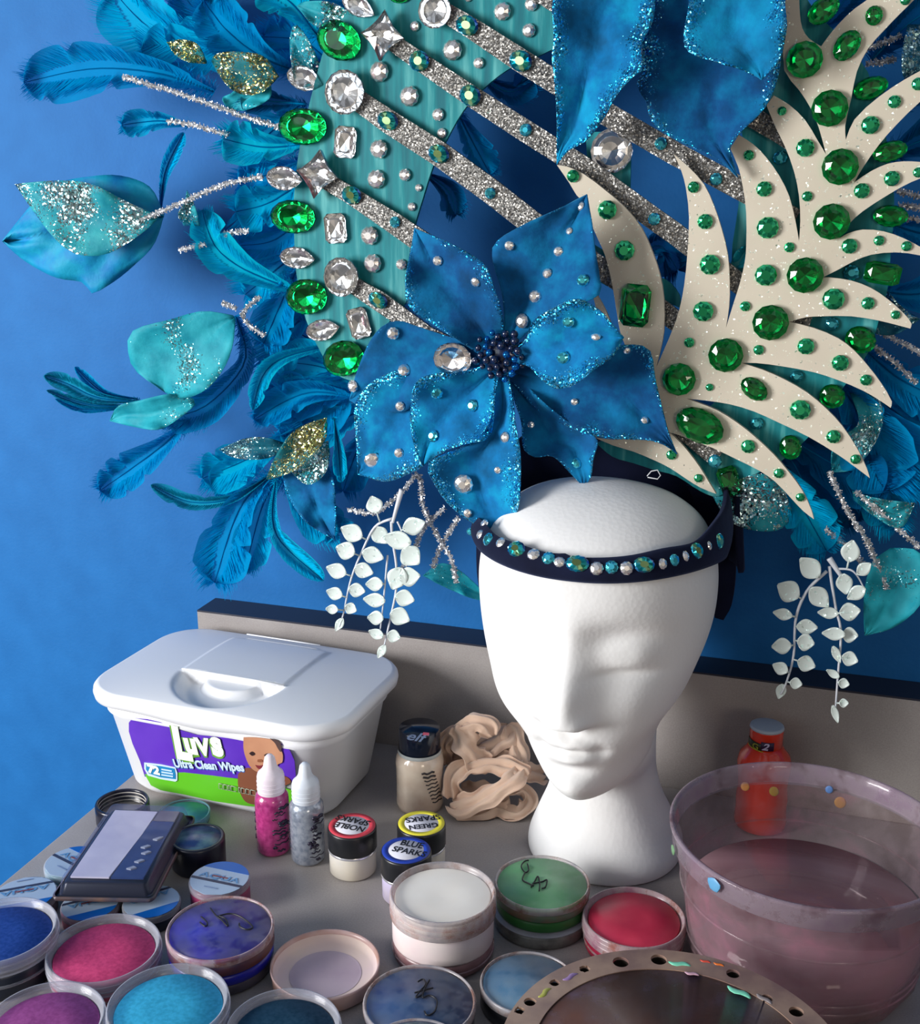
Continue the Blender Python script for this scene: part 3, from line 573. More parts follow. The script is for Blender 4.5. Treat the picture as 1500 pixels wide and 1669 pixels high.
for k, (u, v_, a) in enumerate(((.72, .45, .5), (.76, .38, .45), (.74, .28, .5), (.70, .20, .1), (.80, .55, 1.2))):
    qpatch('white_smear', [(u-.05, v_-.01), (u, v_-.018), (u+.05, v_+.02*a), (u+.01, v_+.02)], .0121, plain('smear_white', srgb(170, 176, 186), .5))
v, f = loft([(.0022, .03), (.0120, .06), (.0134, .075), (.0138, .10)]); mk('clear_lid', v, f, clear_plastic('case_plastic', (.9, .92, 1), srgb(120, 128, 160), .05, .06, edge=.28), t)
# ------------------------------------------------ dark shimmer pot, flat teal lid, black threaded ring
P = onZ(322, 1364, .022); c = Vector((P.x, P.y, 0)); r = .0188
t = thing('shimmer_pot', 'dark sided pot with swirled teal shimmer top tucked against the split cake case', 'face paint', c)
MB().lathe(c, [(r*.93, .0004), (r*.98, .002), (r, .0205), (r*.97, .022), (r*.86, .022), (r*.84, .0212)], close=False).mk('pot', plain('navy_black_pot', srgb(18, 22, 36), .3), t)
MB().lathe(c, [(r*.88, .0195), (r*.85, .0214), (0, .0214)], close=False).mk('shimmer', mottled('teal_shimmer', srgb(40, 62, 110), srgb(110, 158, 160), 60, .3), t)
P = onZ(300, 1324, .008); c = Vector((P.x, P.y, 0)); r = .0192
t = thing('shallow_shimmer_dish', 'small clear dish with swirled blue and turquoise paint in front of the wipes box', 'face paint', c)
MB().lathe(c, [(r*.90, .0004), (r*.97, .0015), (r, .008), (r*.97, .0085), (r*.93, .008)], close=False).mk('dish', clear_plastic('cyan_dish_plastic', (.85, .95, 1), srgb(120, 170, 196), .35, .2), t)
MB().lathe(c, [(r*.90, .001), (r*.93, .0066), (0, .0068)]).mk('paint', mottled('blue_teal_swirl', srgb(36, 110, 170), srgb(90, 178, 176), 48, .35), t)
P = onZ(199, 1306, .016); c = Vector((P.x, P.y, 0)); r = .0196
t = thing('jar_lid', 'black screw ring lid lying open with cream film inside, near the wipes box', 'lid', c)
MB().lathe(c, [(r*.95, .0004), (r, .0015), (r, .0145), (r*.97, .016), (r*.90, .016), (r*.88, .0150), (r*.875, .003), (0, .003)]).mk('ring', plain('navy_black_ring', srgb(20, 22, 40), .25), t)
for z in (.0075, .0105, .0135): MB().lathe(c, [(r*.88, z-.0005), (r*.855, z), (r*.88, z+.0005)], close=False).mk('screw_thread', mottled('cream_thread', srgb(150, 146, 140), srgb(190, 184, 176), 40, .4), t)
MB().lathe(c, [(r*.87, .0032), (r*.87, .0062), (0, .0058)]).mk('cream_film', mottled('cream_film', srgb(192, 184, 172), srgb(210, 206, 200), 40, .6), t)
# ------------------------------------------------ wipes box
BR = math.radians(-2.6); BC = Vector((-.4155, .7475, 0)); bxX = Vector((math.cos(BR), math.sin(BR), 0)); bxY = Vector((-math.sin(BR), math.cos(BR), 0))
def BL(x_, y_, z_): return BC+bxX*x_+bxY*y_+Vector((0, 0, z_))
def rr_ring(hx, hy, rad, n=96):
    pts = []
    for cx_, cy_, a0 in ((1, 1, 0), (-1, 1, 90), (-1, -1, 180), (1, -1, 270)):
        for i in range(n//4):
            a = math.radians(a0+90*i/(n/4)); pts.append((cx_*(hx-rad)+rad*math.cos(a), cy_*(hy-rad)+rad*math.sin(a)))
    # even spacing along the outline keeps straight edges smooth
    pp = [Vector((a, b2, 0)) for a, b2 in pts]+[Vector((pts[0][0], pts[0][1], 0))]; L = [0]
    for a, b2 in zip(pp, pp[1:]): L.append(L[-1]+(b2-a).length)
    out = []; k = 0
    for i in range(n):
        d = L[-1]*i/n
        while L[k+1] < d: k += 1
        q = pp[k].lerp(pp[k+1], (d-L[k])/max(1e-9, L[k+1]-L[k])); out.append((q.x, q.y))
    return out
t = thing('wipes_container', 'white plastic baby wipes box with purple and green label at the back of the table', 'wipes box', BC)
wpl = NT('white_box_plastic').set(col=srgb(232, 234, 238), rough=.38, spec=.45, sss=.05); wpl = wpl.m; wpl.node_tree.nodes['Principled BSDF'].inputs['Subsurface Radius'].default_value = (.005, .005, .005)
def loft_rr(levels, n=128):
    v = []; 
    for hx, hy, rad, z in levels: v += [BL(a, b2, z) for a, b2 in rr_ring(hx, hy, rad, n)]
    k = len(levels); f = [(i*n+j, i*n+(j+1) % n, (i+1)*n+(j+1) % n, (i+1)*n+j) for i in range(k-1) for j in range(n)]
    return v, f+[tuple(range(n-1, -1, -1)), tuple((k-1)*n+j for j in range(n))]
v, f = loft_rr([(.080, .046, .030, .0), (.0855, .0515, .032, .0015), (.089, .055, .033, .006), (.0995, .0635, .034, .066), (.1015, .0655, .034, .068), (.1025, .0660, .034, .076)]); mk('tub', v, f, wpl, t)
# lid: height field over a rounded rectangle, with the flap, its step and the scooped thumb notch
n, K = 220, 70; v = []; LHX, LHY, LR = .1075, .0705, .036
ringL = rr_ring(LHX, LHY, LR, n)
def lid_z(x_, y_):
    ex = abs(x_)/LHX; ey = abs(y_)/LHY; z = .0885+.0062*(1-ex**2.4)*(1-ey**2.4)**.8
    fx0, fx1, fy0, fy1 = -.044, .044, -.022, .052       # flap patch
    d = max(fx0-x_, x_-fx1, fy0-y_, y_-fy1)
    z += .0011*max(0, min(1, (.0012-d)/.0018))
    if abs(y_-.0555) < .0012 and abs(x_) < .032: z += .0008
    # notch: half disc in front of the flap edge
    q = math.hypot(x_/.047, (y_+.022)/.0455)
    if y_ < -.0215 and q < 1.0:
        k = min(1, (1-q)/.28); z -= .0100*k*k*(3-2*k)
        q2 = math.hypot(x_/.026, (y_+.022)/.0180)
        if q2 < 1: z += .0062*min(1, (1-q2)/.2)
    return z
for k in range(K+1):
    s = 1-k/K if k < K else .002
    for a, b2 in ringL: v.append(BL(a*s, b2*s, lid_z(a*s, b2*s)-(0 if k else .0012)))
f = [(i*n+j, i*n+(j+1) % n, (i+1)*n+(j+1) % n, (i+1)*n+j) for i in range(K) for j in range(n)]
f.append(tuple(K*n+j for j in range(n)))
nb = len(v)      # skirt: rounds over, then hangs down, lower at the middle of the front
for q, (gx, dz) in enumerate(((.0014, -.003), (.0018, -.006), (.0010, -.0105), (-.0025, -.0118), (-.003, -.0110))):
    for a, b2 in ringL:
        s1 = (LHX+gx)/LHX; s2 = (LHY+gx)/LHY; sag = .0040*math.exp(-(a/.036)**2) if (b2 < -LHY*.9 and q >= 1) else 0
        v.append(BL(a*s1, b2*s2, .0885+dz-sag*min(1, q/2)))
for j in range(n): f.append(((j+1) % n, j, nb+j, nb+(j+1) % n))
for i in range(4): f += [(nb+i*n+(j+1) % n, nb+i*n+j, nb+(i+1)*n+j, nb+(i+1)*n+(j+1) % n) for j in range(n)]
lid = mk('lid', v, f, wpl, t)
mk('hinge_line', *(lambda b: (b.v, b.f))(MB().tube([BL(a, .0575-.0002*abs(a)*20, .0948) for a in (-.034, -.01, .01, .034)], .0006, 6)), wpl, lid)
b = MB(); b.tube([BL(a, -.0222, .0948) for a in (-.0445, -.02, .02, .0445)], [.0006, .0012, .0012, .0006], 8); b.mk('flap_edge', wpl, lid)
# label on the front face
fp0 = BL(0, -.0555, .006); fp1 = BL(0, -.064, .066); fn_ = bxX.cross(fp1-fp0).normalized()
if fn_.y > 0: fn_ = -fn_
def LBp(x_, y_, l=.0008): return onP(x_, y_, fp0+fn_*l, fn_)
L0 = .0010
def lpatch(nm, px, mat, l, par, **kw):
    q = resample([(x_, y_, 0) for x_, y_ in px+[px[0]]], len(px)*4)[:-1] if kw.pop('curve', True) else [Vector((x_, y_, 0)) for x_, y_ in px]
    return poly_patch(nm, [LBp(p.x, p.y, l) for p in q], fn_, mat, par, lift=0, thick=.0004, **kw)
purple = mottled('purple_label', srgb(86, 44, 178), srgb(98, 54, 190), 30, .3)
lab = lpatch('label', [(216, 1170), (240, 1172), (262, 1177), (280, 1186), (320, 1198), (370, 1203), (420, 1203), (455, 1209), (472, 1222), (480, 1240), (482, 1262), (481, 1275), (430, 1272), (380, 1268), (330, 1264), (280, 1260), (236, 1266), (228, 1240), (216, 1212), (210, 1192), (210, 1178)], purple, L0, t, curve=False, label='purple upper part of the printed label')
lpatch('label_green', [(236, 1262), (262, 1260), (300, 1259), (345, 1264), (390, 1270), (440, 1278), (482, 1290), (484, 1300), (476, 1314), (440, 1316), (405, 1314), (350, 1306), (300, 1295), (262, 1288), (246, 1280)], plain('lime_label', srgb(98, 192, 38), .35), L0+.0001, lab, curve=False, label='lime green lower band of the label')
skin = mottled('printed_skin', srgb(178, 124, 94), srgb(196, 144, 112), 30, .4); skin2 = plain('printed_skin_shade', srgb(128, 78, 56), .4)
lpatch('printed_body', [(388, 1262), (396, 1254), (408, 1252), (430, 1260), (452, 1262), (470, 1268), (474, 1276), (462, 1282), (456, 1296), (444, 1312), (420, 1312), (402, 1308), (393, 1296), (388, 1280)], skin2, L0+.0006, lab, label='bare chest of the baby in the printed photograph')
bf = lpatch('printed_baby_face', [(397, 1202), (415, 1202), (440, 1205), (455, 1209), (457, 1220), (461, 1230), (460, 1243), (454, 1245), (448, 1254), (434, 1260), (419, 1258), (408, 1250), (401, 1236), (397, 1220)], skin, L0+.0010, lab, label='smiling face of the baby in the printed photograph')
dkp = plain('printed_dark', srgb(50, 34, 34), .4)
for e_ in ([(406, 1228), (411, 1225), (416, 1229), (411, 1232)], [(430, 1231), (436, 1228), (441, 1232), (436, 1235)]): lpatch('printed_eye', e_, dkp, L0+.0013, bf)
lpatch('printed_mouth', [(416, 1247), (423, 1248), (431, 1247), (428, 1253), (421, 1253)], plain('printed_lips', srgb(126, 48, 52), .4), L0+.0013, bf)
lpatch('printed_nose', [(420, 1238), (427, 1238), (428, 1242), (420, 1242)], plain('printed_nose_c', srgb(146, 90, 62), .4), L0+.0013, bf)
lpatch('printed_hair', [(440, 1204), (452, 1207), (458, 1214), (458, 1226), (453, 1220), (448, 1211)], plain('printed_hair_c', srgb(84, 64, 62), .4), L0+.0013, bf)
wht = plain('print_white', srgb(238, 244, 236), .35); grn = plain('print_green_outline', srgb(110, 166, 60), .35); icb = plain('print_ice_blue', srgb(204, 226, 246), .35)
def ltext(s, a, b2, mat, l, bold, tall, shear=0, nm='lettering'): surf_text(nm, s, LBp(*a, l), LBp(*b2, l), fn_, mat, lab, bold=bold*1.3, tall=tall, lift=0, shear=shear)
for dx, s, (a, b2), tl in ((0, 'L', ((288, 1233), (315, 1238)), 1.35), (0, 'u', ((304, 1226), (323, 1228)), 1.2), (0, 'V', ((322, 1229), (347, 1231)), 1.15), (0, 's', ((347, 1229), (366, 1231)), 1.25)):
    ltext(s, (a[0]-1.5, a[1]+1.2), (b2[0]+1.5, b2[1]+1.2), grn, L0+.0007, .075, tl); ltext(s, a, b2, wht, L0+.0011, .045, tl)
ltext('Ultra Clean Wipes', (284, 1251), (400, 1258), plain('print_blue_shadow', srgb(70, 110, 190), .4), L0+.0007, .05, 1.25)
ltext('Ultra Clean Wipes', (285, 1250), (399, 1257), icb, L0+.0011, .03, 1.2)
bd = lpatch('count_badge', [(235, 1243), (262, 1246), (286, 1251), (289, 1260), (289, 1272), (286, 1274), (262, 1270), (241, 1264), (235, 1253)], icb, L0+.0008, lab, curve=False)
lpatch('count_badge_fill', [(238, 1246), (262, 1249), (284, 1253), (286, 1262), (286, 1270), (262, 1267), (243, 1261), (238, 1254)], plain('badge_blue', srgb(30, 132, 190), .35), L0+.0011, bd, curve=False)
ltext('72', (241, 1258), (261, 1263), wht, L0+.0014, .05, .95)
for k in range(3): lpatch('small_print', [(263, 1253+4.5*k), (280+2*(k > 0), 1256+4.5*k), (280+2*(k > 0), 1258+4.5*k), (263, 1255+4.5*k)], icb, L0+.0014, bd, curve=False)
b = MB()
xx = 357
for wd in (6, 6, 3, 8, 0, 3, 6, 6, 8, 0, 8, 5):
    if wd:
        y0 = 1277+(xx-357)*.2; a0, a1, a2, a3 = LBp(xx, y0, L0+.0012), LBp(xx+wd, y0+wd*.2, L0+.0012), LBp(xx+wd, y0+8+wd*.2, L0+.0012), LBp(xx, y0+8, L0+.0012)
        b.tube([a0, a1, a2, a3, a0], .00035, 4)
    xx += wd+1.5 if wd else 3
b.mk('outline_print', plain('grey_outline_print', srgb(160, 170, 150), .4), lab, label='row of faint outlined characters along the lower label')
# ------------------------------------------------ beige fabric wrap
t = thing('nylon_head_wrap', 'crumpled pale beige fabric wrap lying between the cream jar and the foam head', 'fabric', onZ(790, 1318, 0))
fx = NT('beige_nylon').set(rough=.9, sheen=.3, sss=.05); f3 = fx.noise(40, 3); fx.l(fx.ramp(f3, [(.3, srgb(206, 172, 150)), (.7, srgb(220, 190, 168))]), fx.b.inputs['Base Color']); fx.bump(fx.noise(160, 4), .35, .0012); fbm = fx.m
def fold(pts, wid, th=.0013, closed=False, tw=0.0, sharp=1.0):
    P3 = [onZ(a, b2, z) for a, b2, z in pts]; n = len(pts)*9; Cn = resample(P3, n); v = []; m_ = 36
    for i, p in enumerate(Cn):
        tt = (Cn[min(i+1, n-1)]-Cn[max(i-1, 0)]).normalized(); side = tt.cross(Vector((.15*math.sin(i*.3+tw), -.5+.3*math.cos(i*.21+tw), .85))).normalized(); nr = side.cross(tt)
        wv = wid*(1+.15*math.sin(i*.5+tw*3))*(1 if closed else min(1, .55+i/6, .55+(n-1-i)/6))
        for j in range(m_):
            a = 2*math.pi*j/m_; ca, sa = math.cos(a), math.sin(a)
            q = p+side*ca*wv+nr*(sa*th+.0030*ca*ca*math.sin(i*.13+tw)+.0016*math.sin(ca*7+tw*2+i*.08)+.0007*math.sin(ca*15+i*.22)); q.z = max(q.z, .0012); v.append(q)
    f = [(i*m_+j, i*m_+(j+1) % m_, (i+1)*m_+(j+1) % m_, (i+1)*m_+j) for i in range(n-1) for j in range(m_)]+[tuple(range(m_-1, -1, -1)), tuple((n-1)*m_+j for j in range(m_))]
    return v, f
b = MB()
for pts, wd, tw in (([(738, 1300, .012), (740, 1270, .026), (765, 1250, .034), (800, 1243, .038), (836, 1250, .036), (858, 1268, .030)], .0078, .3),
                    ([(736, 1314, .006), (764, 1312, .014), (800, 1292, .024), (832, 1270, .032), (856, 1248, .034)], .0092, 1.2),
                    ([(742, 1322, .005), (776, 1328, .004), (808, 1318, .006), (845, 1326, .005), (862, 1306, .010), (846, 1288, .018), (812, 1286, .022)], .0066, 2.0),
                    ([(724, 1246, .024), (724, 1214, .040), (746, 1188, .056), (770, 1176, .064), (792, 1182, .062), (802, 1200, .054)], .0085, .9),
                    ([(752, 1182, .060), (762, 1212, .050), (778, 1238, .038), (800, 1246, .034)], .0110, 2.6),
                    ([(730, 1252, .020), (752, 1232, .032), (782, 1222, .040), (812, 1206, .046), (834, 1186, .054)], .0100, .1),
                    ([(826, 1182, .056), (838, 1202, .048), (846, 1228, .038), (856, 1252, .030), (886, 1266, .018)], .0085, 1.7),
                    ([(800, 1216, .040), (824, 1236, .034), (850, 1250, .026)], .0100, 2.2),
                    ([(748, 1290, .010), (790, 1300, .010), (830, 1296, .012)], .0110, .5)):
    v, f = fold(pts, wd, tw=tw); b.add(v, f)
o = b.mk('fabric_wrap', fbm, t)
# ------------------------------------------------ white foam head
HX, HY = -.1405, .740
HT = thing('foam_mannequin_head', 'white foam mannequin head standing on the table and wearing the feather headdress', 'mannequin head', (HX, HY, 0))
foam = NT('white_styrofoam').set(col=srgb(236, 236, 236), rough=.6, spec=.25, sss=.08); foam.b.inputs['Subsurface Radius'].default_value = (.004, .004, .004)
tcn = foam.n('TexCoord'); vo = foam.n('TexVoronoi'); vo.inputs['Scale'].default_value = 330; foam.l(tcn.outputs['Object'], vo.inputs['Vector']); foam.bump(vo.outputs['Distance'], .14, .0007)
# rings: z at front, front y, z at back, back y, half width, centre shift x
RG = [(.000, .684, .000, .790, .0525, .012), (.002, .682, .002, .792, .0545, .012), (.010, .684, .010, .791, .0540, .012), (.024, .693, .024, .786, .0480, .011), (.040, .700, .042, .780, .0405, .010),
      (.054, .703, .062, .778, .0365, .009), (.062, .702, .078, .780, .0362, .008), (.0665, .695, .090, .784, .0370, .007), (.0690, .684, .100, .790, .0380, .006),
      (.0705, .673, .110, .796, .0385, .005), (.0740, .6635, .119, .801, .0400, .005), (.0810, .6580, .129, .806, .0430, .004), (.0900, .6550, .138, .811, .0470, .003), (.100, .6540, .148, .815, .0510, .003),
      (.112, .6535, .156, .819, .0580, .002), (.125, .6535, .158, .822, .0660, 0), (.140, .6545, .168, .825, .0710, 0), (.155, .6560, .178, .826, .0752, 0), (.170, .6570, .188, .8265, .0780, 0), (.185, .6560, .199, .826, .0792, 0),
      (.200, .6540, .211, .824, .0792, 0), (.214, .6540, .222, .820, .0778, 0), (.228, .6575, .233, .813, .0745, 0), (.240, .6650, .243, .804, .0690, 0), (.250, .6760, .251, .792, .0610, 0), (.258, .6900, .2585, .778, .0500, 0), (.264, .7060, .264, .763, .0350, 0), (.2675, .7230, .2675, .750, .0180, 0), (.2687, .7340, .2687, .742, .0040, 0)]
rsm = []
for k in range(6):
    rsm.append([p.x for p in resample([(g[k], i*.02, 0) for i, g in enumerate(RG)], 2)])
NTt, NA = 230, 200
def rgv(tt):
    x_ = tt*(len(RG)-1); i = min(len(RG)-2, int(x_)); q = x_-i
    p0, p1, p2, p3 = RG[max(i-1, 0)], RG[i], RG[i+1], RG[min(i+2, len(RG)-1)]
    return [.5*(2*p1[k]+(p2[k]-p0[k])*q+(2*p0[k]-5*p1[k]+4*p2[k]-p3[k])*q*q+(3*p1[k]-p0[k]-3*p2[k]+p3[k])*q**3) for k in range(6)]
G = lambda x_, s: math.exp(-(x_/s)**2)
def sm(x_, a, b2): 
    x_ = max(0, min(1, (x_-a)/(b2-a))); return x_*x_*(3-2*x_)
def face(x_, z):      # how far the face comes forward of the plain egg
    d = 0; ax = abs(x_)
    nose = sm(z, .129, .1355)*(1-sm(z, .150, .193)); tipw = .0095-.0022*sm(z, .140, .175)
    d += .0205*nose*math.exp(-(ax/(tipw+.0060+.004*sm(z, .150, .185)))**1.9)
    d += .0045*G(ax-.0105, .0058)*G(z-.1345, .0065)
    d -= .0035*G(x_, .012)*G(z-.1265, .0045)
    d += .0040*sm(z, .165, .19)*(1-sm(z, .19, .215))*G(x_, .012)
    d -= .0105*G(ax-.031, .0200)*G(z-.180, .0180)            # sockets
    d += .0098*math.exp(-(((ax-.0345)/.0170)**2+((z-.1775)/.0115)**2)**1.25)          # closed lids
    d -= .0030*G(ax-.0335, .0180)*G(z-(.1655-.08*(ax-.0325)**2/.02), .0030)
    d += .0014*G(ax-.032, .022)*G(z-(.200-.09*max(0, ax-.03)), .0100)   # brow
    d += .0035*G(ax-.040, .018)*G(z-.145, .018)              # cheeks
    mouth = G(x_, .0150)
    d += .0048*mouth*G(z-(.1175+.0012*G(ax-.006, .004)), .0042) + .0052*G(x_, .0130)*G(z-.1075, .0046)
    d -= .0030*G(x_, .0160)*G(z-.1125, .0018); d -= .0042*G(x_, .015)*G(z-.0985, .0050)
    d -= .0030*G(ax-.0185, .005)*G(z-.1125, .006)
    d += .0050*G(x_, .016)*G(z-.0850, .0090)                 # chin
    return d
v = []
for i in range(NTt+1):
    zf, yf, zb_, yb, a_, cx_ = rgv(i/NTt); cy = (yf+yb)/2; ry = (yb-yf)/2; cy2 = cy+.004
    for j in range(NA):
        th = 2*math.pi*j/NA; c_, s_ = math.cos(th), math.sin(th)      # th=0 : front (-Y)
        e_ = 2.15-(.42*sm(zf, .066, .071)*(1-sm(zf, .085, .125))*max(0, c_)**.5); ca = math.copysign(abs(c_)**(2/e_), c_); sa = math.copysign(abs(s_)**(2/e_), s_)
        x_ = a_*sa; y_ = cy-ry*ca; kz = (1-ca)/2; z = zf+(zb_-zf)*kz
        if ca > 0: y_ -= face(x_, z)*sm(ca, .05, .45)*(1 if z > .066 and zf > .0665 else 0)
        v.append(Vector((HX+cx_+x_, y_, z)))
f = [(i*NA+j, i*NA+(j+1) % NA, (i+1)*NA+(j+1) % NA, (i+1)*NA+j) for i in range(NTt) for j in range(NA)]+[tuple(range(NA-1, -1, -1)), tuple(NTt*NA+j for j in range(NA))]
head = mk('head', v, f, foam.m, HT)
# ------------------------------------------------ feather headdress resting on the head
HD = thing('feather_headdress', 'large turquoise feather, flower and rhinestone carnival headdress worn by the foam head', 'headdress', (HX, .76, .225))
teal_m = NT('teal_brushed_fabric').set(rough=.6, spec=.3)
tcx = teal_m.n('TexCoord'); mpn = teal_m.n('Mapping'); mpn.inputs['Scale'].default_value = (150, 60, 14); mpn.inputs['Rotation'].default_value = (0, .35, 0); teal_m.l(tcx.outputs['Object'], mpn.inputs[0])
nz = teal_m.n('TexNoise'); nz.inputs['Scale'].default_value = 1.0; nz.inputs['Detail'].default_value = 5; teal_m.l(mpn.outputs[0], nz.inputs['Vector'])
teal_m.l(teal_m.ramp(nz.outputs[0], [(.3, srgb(6, 104, 116)), (.52, srgb(18, 130, 138)), (.72, srgb(96, 178, 180))]), teal_m.b.inputs['Base Color']); teal_m.bump(nz.outputs[0], .3, .0008); teal_m = teal_m.m
silver_gl = glitter('silver_glitter', (.62, .61, .60), 1300, .75, .45, [(0, (.08, .08, .08)), (.7, (.19, .185, .175)), (1, (.62, .6, .56))], .85)
tinsel_m = glitter('silver_tinsel', (.7, .7, .72), 700, 1.2, .25, [(0, (.35, .36, .38)), (.5, (.68, .69, .72)), (1, (1, .98, .96))], .6)
foam_w = NT('white_glitter_foam').set(rough=.6, spec=.3); ff = foam_w.noise(25, 3); foam_w.l(foam_w.ramp(ff, [(.3, srgb(202, 193, 176)), (.7, srgb(212, 203, 186))]), foam_w.b.inputs['Base Color'])
fb = add_sparkle(foam_w, (.8, .9, .7), 700, 1.0, .3, [(0, (.7, .78, .66)), (1, (1, 1, .86))], .3); n4 = foam_w.noise(520, 1); mr_ = foam_w.n('MapRange'); mr_.inputs[1].default_value = .66; mr_.inputs[2].default_value = .72; foam_w.l(n4, mr_.inputs[0])
mxx = foam_w.n('MixShader'); foam_w.l(mr_.outputs[0], mxx.inputs[0]); foam_w.l(foam_w.b.outputs[0], mxx.inputs[1]); foam_w.l(fb.outputs[0], mxx.inputs[2]); foam_w.l(mxx.outputs[0], foam_w.out.inputs[0]); foam_w = foam_w.m
BV = []      # surfaces that can carry gems
def bvh(o):
    dg = bpy.context.evaluated_depsgraph_get(); me = o.data; og = ORG[o]
    BV.append((BVHTree.FromPolygons([v.co+og for v in me.vertices], [tuple(p.vertices) for p in me.polygons]), o)); return o
def hit(px, py, only=None):
    d = ray(px, py).normalized(); best = None
    for tr_, o in BV:
        if only and o not in only: continue
        r_ = tr_.ray_cast(CAM, d)
        if r_[0] is not None and (best is None or r_[3] < best[2]):
            nn = r_[1]; nn = -nn if nn.dot(d) > 0 else nn; best = (r_[0], nn, r_[3], o)
    return best
def plate(name, px, Y, th, mat, parent=HD, smooth_n=0, label=None, carry=True):
    """flat shape cut from sheet: traced outline, given its own place in depth and a real thickness"""
    P = [onY(a, b2, Y) for a, b2 in px]
    tri = geometry.tessellate_polygon([P]); n = len(P)
    # drop the shape into verts front/back
    v = [p+Vector((0, -th/2, 0)) for p in P]+[p+Vector((0, th/2, 0)) for p in P]; f = []
    for a, b2, c3 in tri: f += [(a, b2, c3), (c3+n, b2+n, a+n)]
    f += [(i, (i+1) % n, (i+1) % n+n, i+n) for i in range(n)]
    o = mk(name, v, f, mat, parent, smooth=False, label=label)
    if carry: bvh(o)
    return o
def smooth_outline(px, k=3, closed=True):
    n = len(px); out = []
    for i in range(n if closed else n-1):
        p0, p1, p2, p3 = [Vector((*px[(i+q) % n], 0)) for q in (-1, 0, 1, 2)]
        a1 = (p1-p0).angle(p2-p1, 0); a2 = (p2-p1).angle(p3-p2, 0)
        t1 = (p2-p0)*.5 if a1 < .9 else (p2-p1)*.6; t2 = (p3-p1)*.5 if a2 < .9 else (p2-p1)*.6
        # keep tangents in scale with the segment
        L = (p2-p1).length
        t1 = t1.normalized()*L if t1.length else t1; t2 = t2.normalized()*L if t2.length else t2
        for j in range(k):
            u = j/k; h00 = 2*u**3-3*u*u+1; h10 = u**3-2*u*u+u; h01 = -2*u**3+3*u*u; h11 = u**3-u*u
            q = p1*h00+t1*h10+p2*h01+t2*h11; out.append((q.x, q.y))
    return out
TY = .768
# --- teal band pieces
plate('teal_band', smooth_outline([(540, 55), (575, 15), (610, -25), (800, -40), (905, -30), (903, 80), (868, 97), (830, 113), (790, 144), (757, 180), (727, 232), (707, 272), (690, 325), (677, 369), (667, 425), (663, 492), (632, 528), (613, 562), (585, 625), (545, 605), (500, 520), (484, 440), (481, 373), (481, 320), (488, 253), (507, 165)]), TY, .003, teal_m, label='teal brushed fabric arc on the side by the loose feathers')
plate('teal_band', smooth_outline([(973, 722), (1000, 744), (1033, 754), (1067, 765), (1103, 775), (1143, 800), (1172, 808), (1210, 782), (1240, 768), (1272, 752), (1319, 711), (1350, 670), (1377, 628), (1417, 572), (1433, 520), (1447, 470), (1452, 415), (1458, 330), (1450, 250), (1432, 180), (1415, 118), (1370, 60), (1330, 20), (1300, -30), (1200, -30), (1190, 100), (1212, 230), (1205, 330), (1193, 430), (1213, 500), (1215, 560), (1180, 640), (1110, 690), (1030, 700)]), TY, .003, teal_m, label='teal brushed fabric arc behind the white foam plumes')
plate('teal_strip', [(955, 215), (1030, 215), (1028, 308), (985, 275), (958, 262)], TY+.004, .002, teal_m)
plate('teal_strip', smooth_outline([(962, 395), (988, 410), (1030, 440), (1085, 455), (1108, 480), (1110, 502), (1080, 490), (1000, 470), (970, 450)]), TY+.004, .002, teal_m)
# --- silver glitter bars
def bar(px, wid, Y=.762):
    P = [Vector((a, b2, 0)) for a, b2 in px]; n = len(P); up, dn = [], []
    for i, p in enumerate(P):
        tt = (P[min(i+1, n-1)]-P[max(i-1, 0)]).normalized(); nn = Vector((-tt.y, tt.x, 0)); w_ = (wid[i] if isinstance(wid, list) else wid)/2
        up.append((p.x+nn.x*w_, p.y+nn.y*w_)); dn.append((p.x-nn.x*w_, p.y-nn.y*w_))
    return plate('glitter_bar', up+dn[::-1], Y, .0025, silver_gl, label=None)
bar([(860, -28), (900, 0), (1085, 108), (1270, 216), (1300, 235)], 34, .7635)
bar([(700, 5), (763, 42), (850, 99), (993, 188), (1100, 250), (1207, 307), (1297, 358)], [30, 34, 38, 38, 38, 38, 36])
bar([(620, 55), (685, 100), (768, 156), (858, 214), (950, 272), (1067, 357), (1100, 380), (1196, 455), (1230, 480)], [26, 30, 34, 36, 36, 36, 36, 34, 34])
bar([(565, 150), (634, 198), (717, 251), (800, 311), (868, 364), (985, 440), (1085, 510), (1150, 560)], [32, 38, 40, 40, 40, 36, 34, 30])
bar([(510, 282), (575, 320), (645, 365), (690, 396), (760, 440)], [26, 28, 34, 36, 36])
bar([(555, 450), (590, 473), (618, 490), (655, 516), (700, 538), (760, 566), (800, 585)], [26, 28, 32, 30, 12, 8, 6])
bar([(1272, 500), (1300, 523), (1320, 530)], 26); bar([(1095, 690), (1130, 716), (1152, 735), (1170, 748)], 26)
